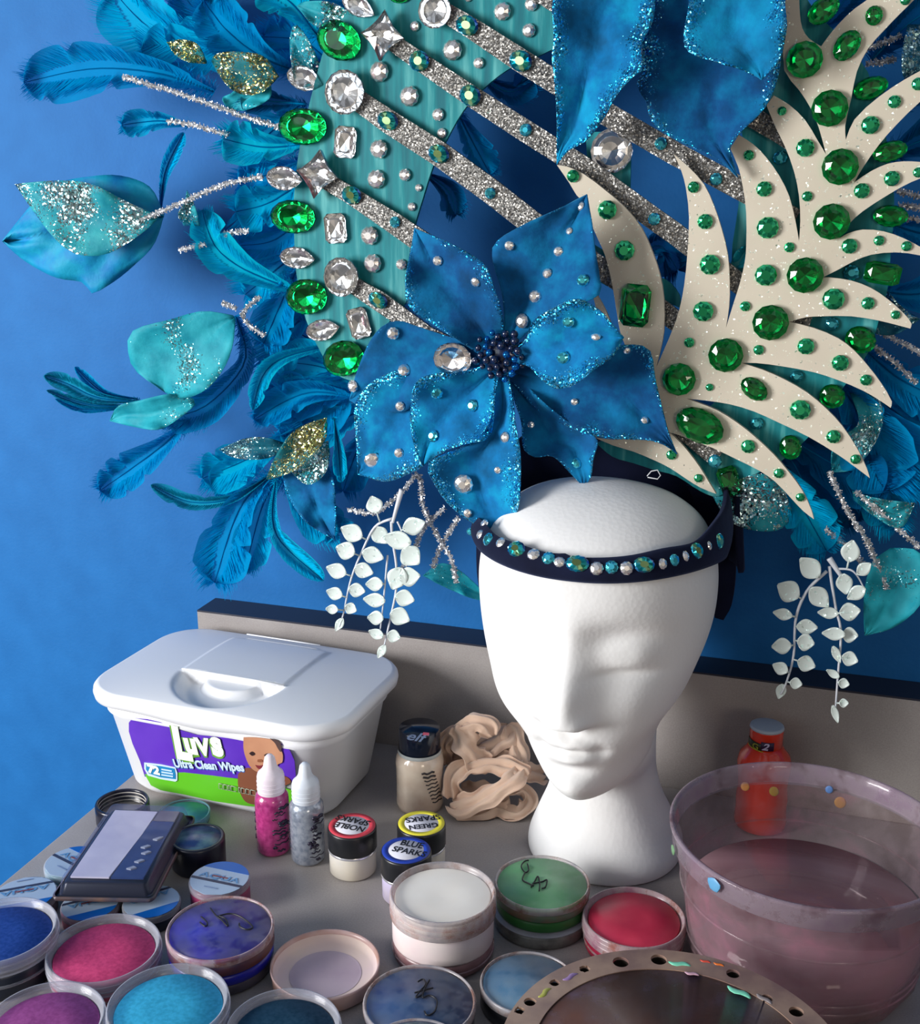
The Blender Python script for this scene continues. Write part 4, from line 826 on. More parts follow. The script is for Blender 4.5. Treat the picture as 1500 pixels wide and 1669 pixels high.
# --- white foam plumes, one cut sheet
WPX = [(909, 269), (929, 298), (941, 318), (952, 330), (962, 358), (976, 390), (987, 415), (996, 449), (1002, 481), (1007, 513), (1013, 545), (1030, 585), (1045, 630), (1052, 680), (1062, 705), (1086, 703),
 (1110, 709), (1134, 719), (1162, 729), (1202, 748), (1238, 766), (1264, 784), (1290, 811), (1310, 832), (1327, 845), (1323, 830), (1308, 798), (1286, 768), (1262, 740), (1230, 710), (1202, 688), (1170, 668), (1140, 656), (1120, 649),
 (1150, 652), (1190, 658), (1230, 670), (1270, 688), (1320, 712), (1366, 740), (1390, 757), (1418, 778), (1413, 762), (1398, 731), (1373, 693), (1348, 666), (1316, 639), (1280, 618), (1244, 602), (1209, 591),
 (1233, 591), (1273, 596), (1327, 606), (1367, 619), (1407, 636), (1433, 651), (1452, 664), (1454, 654), (1436, 623), (1417, 598), (1393, 571), (1367, 551), (1327, 534), (1287, 524),
 (1312, 517), (1340, 515), (1388, 515), (1433, 522), (1465, 530), (1484, 535), (1486, 527), (1473, 510), (1447, 487), (1420, 469), (1388, 457), (1353, 452), (1341, 452),
 (1367, 439), (1393, 425), (1420, 415), (1460, 411), (1500, 416), (1530, 426), (1532, 420), (1500, 402), (1473, 388), (1441, 377), (1407, 374), (1383, 380), (1369, 388),
 (1383, 366), (1407, 344), (1447, 318), (1473, 303), (1500, 291), (1540, 282), (1540, 268), (1500, 264), (1473, 263), (1447, 267), (1420, 279), (1393, 297),
 (1407, 273), (1433, 236), (1460, 205), (1500, 166), (1545, 132), (1545, 92), (1500, 116), (1473, 131), (1433, 158), (1393, 195), (1379, 228),
 (1378, 205), (1388, 160), (1397, 117), (1415, 80), (1441, 50), (1468, 22), (1490, 0), (1515, -32), (1450, -32), (1420, -4), (1393, 15), (1367, 40), (1349, 62), (1339, 76),
 (1319, 63), (1308, 46), (1304, 21), (1303, 0), (1300, -32), (1280, -32), (1278, 0), (1278, 60), (1279, 115), (1303, 147), (1321, 175), (1335, 208), (1347, 252),
 (1332, 227), (1313, 196), (1287, 171), (1262, 156), (1250, 172), (1265, 208), (1281, 241), (1295, 280), (1303, 320), (1305, 360), (1303, 393),
 (1297, 360), (1287, 320), (1271, 287), (1249, 256), (1228, 235), (1205, 220), (1191, 242), (1204, 272), (1212, 307), (1217, 347), (1217, 400), (1215, 425), (1207, 460), (1196, 495), (1184, 534),
 (1189, 500), (1190, 460), (1187, 415), (1177, 373), (1164, 334), (1148, 300), (1123, 272), (1099, 251), (1111, 277), (1119, 307), (1124, 355), (1121, 417), (1116, 465), (1108, 505), (1097, 537), (1084, 568), (1071, 597),
 (1077, 572), (1083, 540), (1083, 487), (1076, 445), (1065, 412), (1047, 372), (1020, 338), (990, 312), (953, 284), (927, 272)]
foamp = plate('white_foam_plume', smooth_outline(WPX, 2), .755, .0035, foam_w, label='white glittered foam sheet cut into curling plumes')
foam2 = plate('white_foam_plume', smooth_outline([(970, 712), (1000, 716), (1040, 712), (1085, 702), (1100, 711), (1120, 732), (1141, 760), (1157, 786), (1168, 804), (1143, 794), (1120, 780), (1093, 762), (1067, 749), (1033, 735), (1000, 725)], 2), .7565, .0035, foam_w, label='lowest white foam plume just above the head')
plate('white_foam_plume', smooth_outline([(966, 470), (975, 482), (988, 505), (1000, 535), (985, 525), (972, 500)], 2), .760, .003, foam_w)
# --- petals and leaves from their two traced edges
def leaf(name, left, right, Ys, mat, parent=HD, fold=.004, ruff=.002, nu=26, nv=14, seed=0, label=None, carry=True, curl=0.0, thick=.0006, veins=.0009):
    A = resample([(a, b2, 0) for a, b2 in left], nu+1); B = resample([(a, b2, 0) for a, b2 in right], nu+1); rr_ = random.Random(seed+len(left)*7+int(left[0][0])); ph = [rr_.uniform(0, 6.28) for _ in range(4)]
    v = []; uv = []
    for i in range(nu+1):
        u = i/nu; Yc = Ys[0]*(1-u)**2+2*(2*Ys[1]-.5*Ys[0]-.5*Ys[2])*u*(1-u)+Ys[2]*u*u
        for j in range(nv+1):
            q = j/nv; s = 2*q-1; p = A[i].lerp(B[i], q)
            y = Yc-1.7*fold*(abs(s)**1.5)*math.sin(math.pi*min(1, u*1.05))+1.7*ruff*(s*s)*(math.sin(u*13+ph[0]+s*2)+.6*math.sin(u*25+ph[1]))*min(1, 3*u*(1.05-u)+.2)-curl*max(0, s)**2
            y += veins*math.sin(u*20-abs(s)*6+ph[2])*(1-abs(s)*.5)*min(1, 4*u)+veins*2*math.exp(-(s/.10)**2)
            v.append(onY(p.x, p.y, y)); uv.append((u, q))
    f = [(i*(nv+1)+j, i*(nv+1)+j+1, (i+1)*(nv+1)+j+1, (i+1)*(nv+1)+j) for i in range(nu) for j in range(nv)]
    o = mk(name, v, f, mat, parent, uv=uv, solid=thick, label=label)
    if carry: bvh(o)
    return o
pet_d = edged_petal('petal_deep_blue', srgb(0, 72, 128), srgb(0, 104, 156), (.02, .45, .95), .90)
pet_l = edged_petal('petal_lit_blue', srgb(0, 108, 168), srgb(0, 142, 190), (.03, .50, 1.0), .74)  # brighter copy of the petal blue, the light put into its colour
pet_p = edged_petal('petal_plain_blue', srgb(0, 86, 142), srgb(0, 116, 166), (.03, .5, .95), 1.12)
pet_k = edged_petal('petal_dark_teal', srgb(0, 84, 140), srgb(0, 112, 164), (.03, .45, .9), .95)
leaf('petal', [(815, 580), (822, 531), (818, 476), (803, 423), (808, 395), (850, 368), (905, 343), (957, 317)], [(825, 590), (851, 550), (905, 510), (974, 483), (978, 452), (970, 404), (965, 361), (957, 317)], (.740, .726, .735), pet_p, seed=1, fold=.006)
leaf('petal', [(800, 590), (740, 550), (671, 505), (661, 470), (664, 435), (671, 400), (676, 372)], [(820, 580), (822, 531), (816, 500), (808, 476), (792, 433), (760, 410), (724, 392), (676, 372)], (.738, .722, .730), pet_d, seed=2, fold=.007, ruff=.003)
leaf('petal', [(815, 590), (780, 565), (720, 545), (680, 532), (653, 523), (627, 529), (603, 556), (582, 605), (570, 652)], [(810, 600), (760, 600), (715, 612), (690, 640), (665, 668), (630, 672), (600, 668), (570, 652)], (.742, .738, .742), pet_p, seed=3)
leaf('petal', [(720, 600), (660, 600), (610, 620), (580, 655), (579, 700), (582, 740), (583, 773)], [(730, 610), (720, 660), (710, 720), (692, 758), (667, 772), (630, 785), (583, 773)], (.744, .736, .738), pet_l, seed=4, fold=.003)
leaf('petal', [(830, 600), (885, 590), (960, 578), (1020, 562), (1059, 570), (1068, 615), (1080, 665), (1090, 705), (1104, 740)], [(820, 612), (850, 640), (880, 672), (930, 697), (975, 713), (1020, 716), (1060, 718), (1085, 726), (1104, 740)], (.742, .738, .744), pet_d, seed=5, fold=.005)
leaf('petal', [(822, 600), (838, 650), (850, 690), (853, 730), (873, 745), (900, 743), (927, 768), (950, 793)], [(835, 600), (880, 650), (930, 690), (973, 715), (968, 745), (963, 780), (950, 793)], (.743, .735, .728), pet_k, seed=6, fold=.005)
leaf('petal', [(810, 590), (760, 604), (709, 609), (678, 624), (669, 667), (671, 709), (680, 740), (689, 760)], [(818, 600), (808, 640), (805, 690), (795, 715), (760, 724), (735, 732), (714, 743), (689, 760)], (.738, .722, .722), pet_l, seed=7, fold=.007, ruff=.003)
leaf('petal', [(806, 600), (800, 680), (770, 720), (707, 748), (697, 765), (709, 790), (731, 822), (763, 848), (800, 868), (816, 879)], [(826, 600), (836, 645), (840, 688), (848, 731), (849, 784), (844, 833), (828, 865), (816, 879)], (.734, .716, .706), pet_l, seed=8, fold=.008, ruff=.0035)
leaf('petal', [(825, 585), (857, 552), (868, 524), (900, 503), (940, 487), (975, 503), (996, 525), (1017, 550)], [(828, 592), (860, 596), (881, 617), (908, 634), (940, 625), (967, 604), (1000, 580), (1017, 550)], (.730, .712, .714), pet_l, seed=9, fold=.006)
# second flower at the top
leaf('petal', [(1010, -60), (910, -20), (903, 60), (900, 94), (904, 132), (908, 205), (908, 268)], [(1070, -60), (1066, 29), (1046, 73), (1048, 111), (1036, 122), (1007, 153), (986, 191), (957, 229), (927, 245), (908, 268)], (.748, .728, .738), pet_l, seed=11, fold=.008)
leaf('petal', [(1080, -60), (1066, 0), (1048, 59), (1047, 117), (1037, 140), (1054, 166), (1059, 191), (1078, 214), (1124, 238), (1168, 258), (1203, 289)], [(1200, -60), (1240, 0), (1272, 70), (1268, 128), (1247, 176), (1206, 217), (1190, 243), (1203, 289)], (.750, .744, .744), pet_d, seed=12, fold=.004)
leaf('petal', [(1110, -60), (1123, 0), (1114, 62), (1126, 87), (1168, 101), (1212, 115), (1242, 130)], [(1290, -60), (1280, 0), (1283, 40), (1277, 80), (1266, 105), (1242, 130)], (.744, .728, .726), edged_petal('petal_teal_blue', srgb(0, 116, 168), srgb(0, 138, 186), (.03, .45, .9), .78), seed=13, fold=.006)
# flower heart
b = MB(); rr_ = random.Random(5); dkb = plain('dark_blue_stamen', srgb(0, 22, 62), .25, coat=.6)
hrt = mk('flower_heart', *(lambda q: (q.v, q.f))(MB().ball(onY(818, 580, .730), .014, .008, .013, 16, 10)), dkb, HD)
for k in range(34):
    a = k*2.4; q = 5+38*math.sqrt((k+.5)/34); p = onY(816+q*math.cos(a), 578+q*.95*math.sin(a), .716+.008*(q/42)**2+rr_.uniform(-.003, .003))
    MB().ball(p, .0020+.0008*rr_.random(), n=8, m=6).mk('stamen', dkb if k % 4 else plain('blue_sequin', srgb(20, 110, 190), .1, metal=.8), hrt)
# ------------------------------------------------ feathers: shaft and hundreds of separate barbs
fcols = [feather_mat('feather_turquoise', srgb(0, 176, 222)), feather_mat('feather_blue', srgb(0, 148, 208)), feather_mat('feather_bright', srgb(6, 186, 226)), feather_mat('feather_deep', srgb(0, 108, 166)), feather_mat('feather_aqua', srgb(20, 168, 196))]
fvane = [feather_mat('vane_turquoise', srgb(0, 184, 226), .10), feather_mat('vane_blue', srgb(0, 154, 214), .10), feather_mat('vane_bright', srgb(4, 194, 222), .12), feather_mat('vane_deep', srgb(0, 110, 168), .08), feather_mat('vane_aqua', srgb(20, 172, 200), .12)]
def feather(pts, hw, Y, ci, Y2=None, frag=.12, dens=1.0, fluff=.25, seed=0, prof=None, curl=.010):
    """a curved shaft, a soft vane on each side, and separate barbs fraying past the vane's edge and down at the root"""
    rr_ = random.Random(seed+int(pts[0][0]*3+pts[0][1])); Y2 = Y if Y2 is None else Y2
    n = 60; C2 = resample([(a, b2, 0) for a, b2 in pts], n+1); Lpx = sum((q-p).length for p, q in zip(C2, C2[1:]))
    def P(x_, y_, u, s): return onY(x_, y_, Y+(Y2-Y)*u-curl*s*s)
    def W(u): return (prof(u) if prof else (.12+.88*min(1, u/.62)**1.15)*(1-max(0, (u-.74)/.265)**2.8)**.8)*hw if u < 1 else 0
    nz = [rr_.uniform(0, 6.28) for _ in range(6)]
    tan = [(C2[min(n, i+2)]-C2[max(0, i-2)]).normalized() for i in range(n+1)]
    v = []; f = []; uv = []
    m = 8
    for side in (-1, 1):
        base = len(v); cuts = [(rr_.uniform(.35, .95), rr_.uniform(.15, .5)) for _ in range(2 if hw > 20 else 1)]
        for i in range(n+1):
            u = i/n; tt = tan[i]; nn = Vector((-tt.y, tt.x, 0))*side
            e_ = 1+.035*math.sin(u*9+nz[0]*side)+.015*math.sin(u*23+nz[1])
            for cu, cd_ in cuts: e_ -= cd_*math.exp(-((u-cu)/.022)**2)
            for j in range(m+1):
                s = j/m; w_ = W(u)*e_*s*(.95 if u > fluff*.6 else .7); back = s*s*.25*W(u)+s*W(u)*.30
                pt = C2[i]+nn*w_+tt*back*(1-u*.75); v.append(P(pt.x, pt.y, u, s)+Vector((0, .00018*math.sin(u*30+s*3+nz[2]), 0))); uv.append((u*max(1, Lpx/60)+s*.35, s*.12))
        f += [(base+i*(m+1)+j, base+i*(m+1)+j+1, base+(i+1)*(m+1)+j+1, base+(i+1)*(m+1)+j) for i in range(n) for j in range(m)]
    o = mk('feather', v, f, fvane[ci], HD, uv=uv, recalc=False)
    v = []; f = []; nb_ = int(max(80, Lpx*.9)*dens)
    for side in (-1, 1):
        for k in range(nb_):
            u = (k+rr_.random())/nb_; i = int(u*n); p = C2[min(n, i)]; tt = tan[min(n, i)]; nn = Vector((-tt.y, tt.x, 0))*side; down = u < fluff
            w_ = max(W(u), hw*.42 if down else 0); ang = math.radians(58-26*u) if not down else math.radians(rr_.uniform(40, 105))
            L = w_/max(.55, math.sin(ang))*(1-.55*max(0, (u-.6)/.4))*(rr_.uniform(.75, 1.0+frag*.25) if not down else rr_.uniform(.6, 1.45)); d0 = tt*math.cos(ang)+nn*math.sin(ang); bend = rr_.uniform(.05, .3) if not down else rr_.uniform(-.3, .6)
            pw = .95 if not down else .75; base = len(v); s0 = .35 if not down else 0.0
            for q in range(6):
                s = s0+(1-s0)*q/5; pt = p+d0*L*s+tt*bend*L*s*s; perp = Vector((-d0.y, d0.x, 0)); wq = pw*(1-.85*((s-s0)/(1-s0))**1.3)
                for e_ in (-1, 1):
                    g = pt+perp*wq*e_; v.append(P(g.x, g.y, u, s)+Vector((0, -.0005-.0004*rr_.random(), 0)))
            f += [(base+2*q, base+2*q+1, base+2*q+3, base+2*q+2) for q in range(5)]
    mk('barbs', v, f, fcols[ci], o, recalc=False)
    sh = [P(C2[i].x, C2[i].y, i/n, 0)+Vector((0, -.0004, 0)) for i in range(0, n+1, 4)]
    MB().tube(sh, [.0008*(1-.8*i/len(sh)) for i in range(len(sh))], 6).mk('feather_shaft', fcols[1 if ci == 3 else 3], o)
    return o
FE = [ # points base -> tip, half width, depth, colour, tip depth
 ([(350, 150), (260, 120), (150, 112), (38, 135)], 50, .800, 1, .785), ([(430, 95), (340, 70), (250, 50), (180, -20)], 62, .812, 0, .815), ([(500, 120), (430, 95), (370, 50), (332, 0)], 46, .795, 1, .790),
 ([(520, 60), (480, 10), (430, -30)], 42, .790, 2, .785), ([(420, 170), (350, 60), (290, -20)], 46, .822, 1, .825), ([(310, 205), (260, 197), (198, 204)], 24, .800, 0, .795),
 ([(262, 345), (270, 280), (300, 216)], 13, .798, 0, .796), ([(500, 235), (430, 240), (363, 226)], 38, .792, 2, .786), ([(500, 290), (440, 330), (385, 345)], 42, .796, 0, .792),
 ([(500, 480), (400, 440), (350, 400), (330, 342)], 34, .790, 2, .782), ([(490, 430), (460, 490), (430, 560)], 38, .796, 1, .790), ([(500, 170), (440, 165), (392, 160)], 26, .788, 3, .784),
 ([(230, 655), (160, 648), (110, 625), (72, 612)], 15, .796, 4, .790), ([(225, 650), (170, 640), (122, 598)], 9, .797, 0, .794), ([(230, 660), (150, 660), (76, 636)], 8, .797, 4, .794), ([(230, 662), (140, 668), (90, 650)], 6, .797, 0, .794),
 ([(385, 515), (400, 590), (330, 665), (250, 680)], 34, .800, 1, .796), ([(310, 685), (260, 730), (163, 800)], 34, .800, 1, .792), ([(440, 775), (380, 812), (310, 818), (246, 790)], 14, .796, 4, .790),
 ([(445, 770), (390, 830), (350, 950)], 48, .796, 1, .786), ([(450, 780), (450, 870), (528, 946)], 18, .790, 2, .784), ([(460, 770), (500, 830), (552, 868)], 38, .794, 0, .790),
 ([(560, 560), (470, 580), (430, 610), (412, 668)], 16, .788, 2, .782), ([(590, 650), (500, 640), (414, 684)], 30, .792, 1, .786), ([(600, 640), (530, 600), (460, 590)], 44, .800, 0, .800),
 ([(545, 680), (552, 730), (556, 785)], 12, .780, 2, .776), ([(640, 560), (560, 620), (500, 700)], 46, .804, 1, .806), ([(470, 720), (400, 760), (350, 800)], 34, .806, 0, .806),
 ([(740, 170), (765, 220), (800, 285)], 28, .790, 1, .796), ([(690, 280), (730, 310), (745, 350)], 24, .792, 3, .796), ([(780, 120), (830, 150), (870, 130)], 26, .790, 3, .794),
 # behind the white plumes and beyond them
 ([(1250, 690), (1330, 740), (1440, 800)], 52, .792, 3, .786), ([(1380, 620), (1440, 700), (1520, 790)], 58, .795, 1, .788), ([(1400, 560), (1470, 620), (1560, 660)], 50, .800, 1, .795),
 ([(1420, 470), (1490, 480), (1580, 460)], 46, .802, 1, .800), ([(1225, 730), (1290, 800), (1348, 898)], 44, .781, 0, .778), ([(1350, 600), (1410, 690), (1450, 800)], 66, .788, 1, .784), ([(1240, 740), (1290, 750), (1335, 850)], 50, .798, 3, .790),
 ([(1360, 690), (1410, 740), (1460, 860)], 46, .798, 0, .790), ([(1420, 100), (1480, 40), (1560, -10)], 56, .802, 3, .800), ([(1440, 260), (1500, 230), (1580, 210)], 50, .806, 3, .805), ([(1440, 360), (1500, 380), (1580, 390)], 50, .806, 1, .805),
 ([(1330, 60), (1370, 10), (1400, -40)], 40, .806, 3, .806), ([(1420, 640), (1500, 700), (1560, 720)], 44, .806, 0, .804), ([(1040, 420), (1075, 400), (1105, 440)], 40, .800, 3, .804), ([(1450, 180), (1500, 150), (1560, 120)], 40, .808, 3, .808), ([(1290, 700), (1340, 790), (1400, 850)], 40, .806, 3, .806),
 ([(600, 610), (520, 560), (440, 520)], 50, .806, 1, .806), ([(620, 650), (540, 690), (455, 700)], 46, .808, 0, .806), ([(600, 600), (530, 640), (430, 650)], 44, .803, 1, .800), ([(610, 690), (580, 740), (560, 800)], 34, .806, 1, .804), ([(520, 180), (460, 200), (400, 260)], 44, .806, 0, .806), ([(500, 260), (450, 280), (390, 300)], 36, .803, 1, .803), ([(500, 400), (450, 440), (400, 480)], 40, .806, 0, .806), ([(520, 500), (470, 540), (440, 600)], 40, .804, 0, .802), ([(480, 700), (420, 740), (330, 780)], 40, .804, 0, .802), ([(470, 760), (430, 820), (400, 930)], 34, .800, 0, .796), ([(430, 60), (350, 90), (230, 80)], 50, .815, 0, .812),
 ([(640, 20), (560, -5), (470, -30)], 40, .812, 1, .812), ([(560, 130), (500, 70), (430, 60)], 42, .806, 1, .806), ([(520, 330), (450, 390), (390, 400)], 36, .806, 1, .806)]
for k, (pts, hw, Y, ci, Y2) in enumerate(FE):
    feather(pts, hw, Y, ci, Y2, seed=k, fluff=.22 if hw > 25 else .05, frag=.10)
# ------------------------------------------------ sheer glittered leaves
sh_t = sheer('sheer_turquoise', srgb(10, 140, 160), srgb(40, 170, 186), (.35, .85, .9), .86, .68)
sh_g = sheer('sheer_gold_glitter', srgb(10, 84, 96), srgb(20, 120, 130), (.65, .62, .25), .94, .46)
sh_b = sheer('satin_blue', srgb(0, 118, 180), srgb(10, 148, 186), (.2, .7, .9), 1.0, .95)
sh_s = sheer('sheer_silver_glitter', srgb(10, 130, 150), srgb(46, 160, 170), (.6, .85, .88), .9, .50)
sh_k = sheer('sheer_dark', srgb(16, 70, 100), srgb(24, 110, 130), (.5, .8, .85), .85, .48)
def sl(left, right, Y, m, **kw): return leaf('sheer_leaf', left, right, Y if isinstance(Y, tuple) else (Y, Y-.006, Y), m, nu=16, nv=10, thick=.0004, veins=.0008, **kw)
leaf('satin_leaf', [(268, 350), (245, 305), (200, 287), (150, 287), (90, 300), (50, 335), (4, 393)], [(266, 356), (250, 400), (210, 440), (172, 468), (148, 478), (135, 460), (90, 452), (40, 425), (4, 393)], (.785, .770, .772), sh_b, seed=20, fold=-.004, veins=.0038)
sl([(258, 352), (200, 325), (150, 300), (95, 294), (24, 300)], [(256, 358), (235, 378), (180, 412), (130, 416), (92, 392), (55, 345), (24, 300)], (.768, .756, .764), sh_s, seed=21)
sl([(380, 514), (330, 507), (280, 520), (215, 540), (210, 580), (225, 608), (270, 640)], [(384, 520), (380, 560), (368, 595), (340, 632), (300, 650), (270, 640)], (.780, .770, .774), sh_t, seed=22)
sl([(316, 650), (280, 642), (230, 652), (192, 662), (179, 686)], [(318, 660), (300, 676), (260, 700), (215, 695), (179, 686)], .776, sh_t, seed=23)
sl([(434, 780), (450, 742), (482, 700), (533, 680)], [(438, 782), (480, 768), (512, 742), (532, 712), (533, 680)], .774, sh_g, seed=24)
sl([(466, 722), (430, 713), (398, 715), (357, 733)], [(466, 735), (430, 748), (385, 747), (357, 733)], .776, sh_k, seed=25)
sl([(470, 760), (500, 735), (535, 718)], [(470, 765), (500, 790), (528, 775), (538, 745), (535, 718)], .779, sh_s, seed=26)
sl([(337, 100), (322, 72), (295, 64), (272, 69)], [(337, 104), (310, 102), (288, 92), (272, 69)], .776, sh_g, seed=27)
sl([(345, 100), (352, 88), (385, 84), (430, 92), (455, 125)], [(347, 104), (362, 130), (388, 152), (425, 152), (455, 125)], .778, sh_g, seed=28)
sl([(395, 125), (380, 150), (362, 160), (372, 178)], [(440, 130), (440, 160), (400, 180), (372, 178)], .782, sh_t, seed=29)
sl([(792, 968), (750, 930), (718, 918), (690, 938)], [(790, 980), (760, 972), (715, 952), (690, 938)], .786, sh_t, seed=30)
sl([(1452, 893), (1420, 920), (1408, 980), (1410, 1036)], [(1460, 893), (1500, 900), (1512, 950), (1496, 992), (1455, 1024), (1410, 1036)], (.776, .768, .772), sh_t, seed=31)
sl([(1292, 832), (1270, 785), (1240, 772), (1200, 783), (1158, 800)], [(1290, 845), (1270, 864), (1225, 864), (1185, 846), (1158, 800)], (.774, .766, .770), sh_s, seed=32)
sl([(1390, 800), (1420, 810), (1450, 815), (1492, 820)], [(1392, 815), (1430, 845), (1470, 860), (1492, 820)], .780, sh_s, seed=34)
sl([(590, 36), (545, 5), (500, 2), (484, 10)], [(590, 44), (545, 52), (510, 40), (484, 10)], .774, sh_s, seed=35)
sl([(530, 120), (500, 60), (480, 40), (472, 66)], [(530, 125), (500, 140), (478, 120), (472, 66)], .778, sh_s, seed=36)
sl([(300, 368), (290, 350), (300, 330), (305, 310)], [(326, 368), (322, 350), (316, 330), (305, 310)], .778, sh_s, seed=37)
sl([(1385, 640), (1400, 690), (1360, 720), (1355, 770)], [(1430, 640), (1440, 690), (1400, 760), (1355, 770)], .784, sh_s, seed=38)
sl([(1480, 40), (1470, 90), (1475, 130), (1500, 150)], [(1540, 40), (1545, 90), (1530, 130), (1500, 150)], .788, sh_k, seed=39)
sl([(1400, 470), (1440, 470), (1470, 500), (1500, 520)], [(1390, 500), (1420, 540), (1460, 545), (1500, 520)], .790, sh_k, seed=40)
sl([(1190, 432), (1200, 410), (1212, 402), (1222, 400)], [(1195, 440), (1215, 435), (1222, 420), (1222, 400)], .772, sh_t, seed=41)  # lighter piece standing for the lit inner edge of the teal band
leaf('petal', [(460, 770), (470, 810), (500, 852), (546, 880)], [(536, 760), (545, 790), (548, 840), (546, 880)], (.782, .778, .780), pet_k, seed=42, carry=False)
# ------------------------------------------------ tinsel stems
def tinsel(px, Y, r=.0022, seed=0, par=HD, Y2=None):
    rr_ = random.Random(seed); P = [onY(a, b2, Y+((Y2 if Y2 else Y)-Y)*i/max(1, len(px)-1)) for i, (a, b2) in enumerate(px)]
    L = sum((b2-a).length for a, b2 in zip(P, P[1:])); n = max(10, int(L/.0022)); C2 = resample(P, n); b = MB(); b.tube(C2, r*.55, 6)
    for k in range(n*11):
        i = rr_.randrange(n-1); p = C2[i].lerp(C2[i+1], rr_.random()); t_ = (C2[i+1]-C2[i]).normalized(); a = t_.orthogonal().normalized(); a = Matrix.Rotation(rr_.uniform(0, 6.28), 3, t_) @ a; d = (a+t_*rr_.uniform(-.5, .5)).normalized()*r*rr_.uniform(.8, 1.35); s_ = t_*.00042
        b.add([p-s_, p+s_, p+d+s_*.7, p+d-s_*.7], [(0, 1, 2, 3)])
    return b.mk('tinsel_stem', tinsel_m, par, smooth=False, recalc=False)
for k, (px, Y) in enumerate([([(200, 125), (300, 155), (400, 190), (458, 208)], .776), ([(272, 197), (320, 205), (372, 220)], .778), ([(180, 371), (250, 350), (330, 315), (380, 297), (428, 288)], .764), ([(292, 408), (335, 398)], .778), ([(365, 381), (406, 376)], .778),
    ([(362, 494), (385, 503)], .776), ([(424, 483), (395, 515), (432, 548)], .776), ([(567, 830), (610, 835), (650, 808), (682, 773), (690, 825), (712, 870), (735, 910), (745, 950)], .760), ([(725, 828), (690, 862), (672, 905), (655, 925)], .763), ([(748, 843), (722, 885), (705, 925)], .762),
    ([(1352, 768), (1380, 830), (1412, 880), (1446, 960)], .766), ([(1345, 862), (1385, 895), (1416, 930)], .772), ([(1395, 800), (1440, 840), (1500, 893)], .772), ([(1425, 535), (1505, 578)], .784), ([(1420, 562), (1460, 592), (1495, 625)], .784), ([(1462, 312), (1510, 322)], .784), ([(1452, 352), (1510, 360)], .784), ([(1466, 335), (1510, 340)], .788), ([(1412, 80), (1470, 58)], .790), ([(1412, 105), (1462, 96)], .790)]):
    tinsel(px, Y, seed=k)
# ------------------------------------------------ white leaf sprays
spray_m = NT('pearl_white_leaf').set(col=srgb(206, 218, 214), rough=.4, spec=.5, trans=0); spb = add_sparkle(spray_m, (.7, .95, .85), 650, 1.0, .3, [(0, (.6, .85, .8)), (1, (.9, 1, .95))], .35); sn = spray_m.noise(300, 2); sr = spray_m.n('MapRange'); sr.inputs[1].default_value = .58; sr.inputs[2].default_value = .66; sr.inputs[4].default_value = .8; spray_m.l(sn, sr.inputs[0]); smx = spray_m.n('MixShader'); spray_m.l(sr.outputs[0], smx.inputs[0]); spray_m.l(spray_m.b.outputs[0], smx.inputs[1]); spray_m.l(spb.outputs[0], smx.inputs[2]); spray_m.l(smx.outputs[0], spray_m.out.inputs[0]); spray_m = spray_m.m
stem_m = plain('white_stem', srgb(214, 218, 226), .45)
def spray(stems, leaves, Y, lab):
    b = MB()
    for px, r0 in stems: b.tube(resample([onY(a, b2, Y) for a, b2 in px], 26), [r0*(1-.45*i/26) for i in range(26)], 8)
    s = b.mk('leaf_spray', stem_m, HD, label=lab); rr_ = random.Random(3); allp = [Vector((a, b2, 0)) for px, r0 in stems for a, b2 in resample([(q[0], q[1], 0) for q in px], 30) for a, b2 in [(a, b2)]] if False else [p for px, r0 in stems for p in resample([(q[0], q[1], 0) for q in px], 30)]
    for cx_, cy_, w_, h_ in leaves:
        cen = Vector((cx_, cy_, 0)); base = min(allp, key=lambda p: (p-cen).length); d = (cen-base); long = max(w_, h_)/2
        if d.length < 6: d = Vector((rr_.uniform(-.6, .6), 1, 0))
        d.normalize(); sd = Vector((-d.y, d.x, 0)); ln = long; sw = min(w_, h_)/2
        yy = Y-.003+rr_.uniform(-.004, .003); v = []; nu, nv = 10, 6
        for i in range(nu+1):
            u = i/nu; wd = sw*math.sin(math.pi*min(1, u*.93+.035)**.85)
            for j in range(nv+1):
                s_ = 2*j/nv-1; p = cen+d*(2*u-1)*ln+sd*s_*wd*1.08; v.append(onY(p.x, p.y, yy-.0005*s_*s_+.0012*math.sin(u*3)))
        lb = MB().add(v, [(i*(nv+1)+j, i*(nv+1)+j+1, (i+1)*(nv+1)+j+1, (i+1)*(nv+1)+j) for i in range(nu) for j in range(nv)])
        e0 = cen-d*ln*.9; lb.tube([onY(base.x, base.y, Y), onY((base.x+e0.x)/2, (base.y+e0.y)/2, (Y+yy)/2), onY(e0.x, e0.y, yy)], .00045, 5); lb.mk('leaflet', spray_m, s, solid=.0004)
    return s
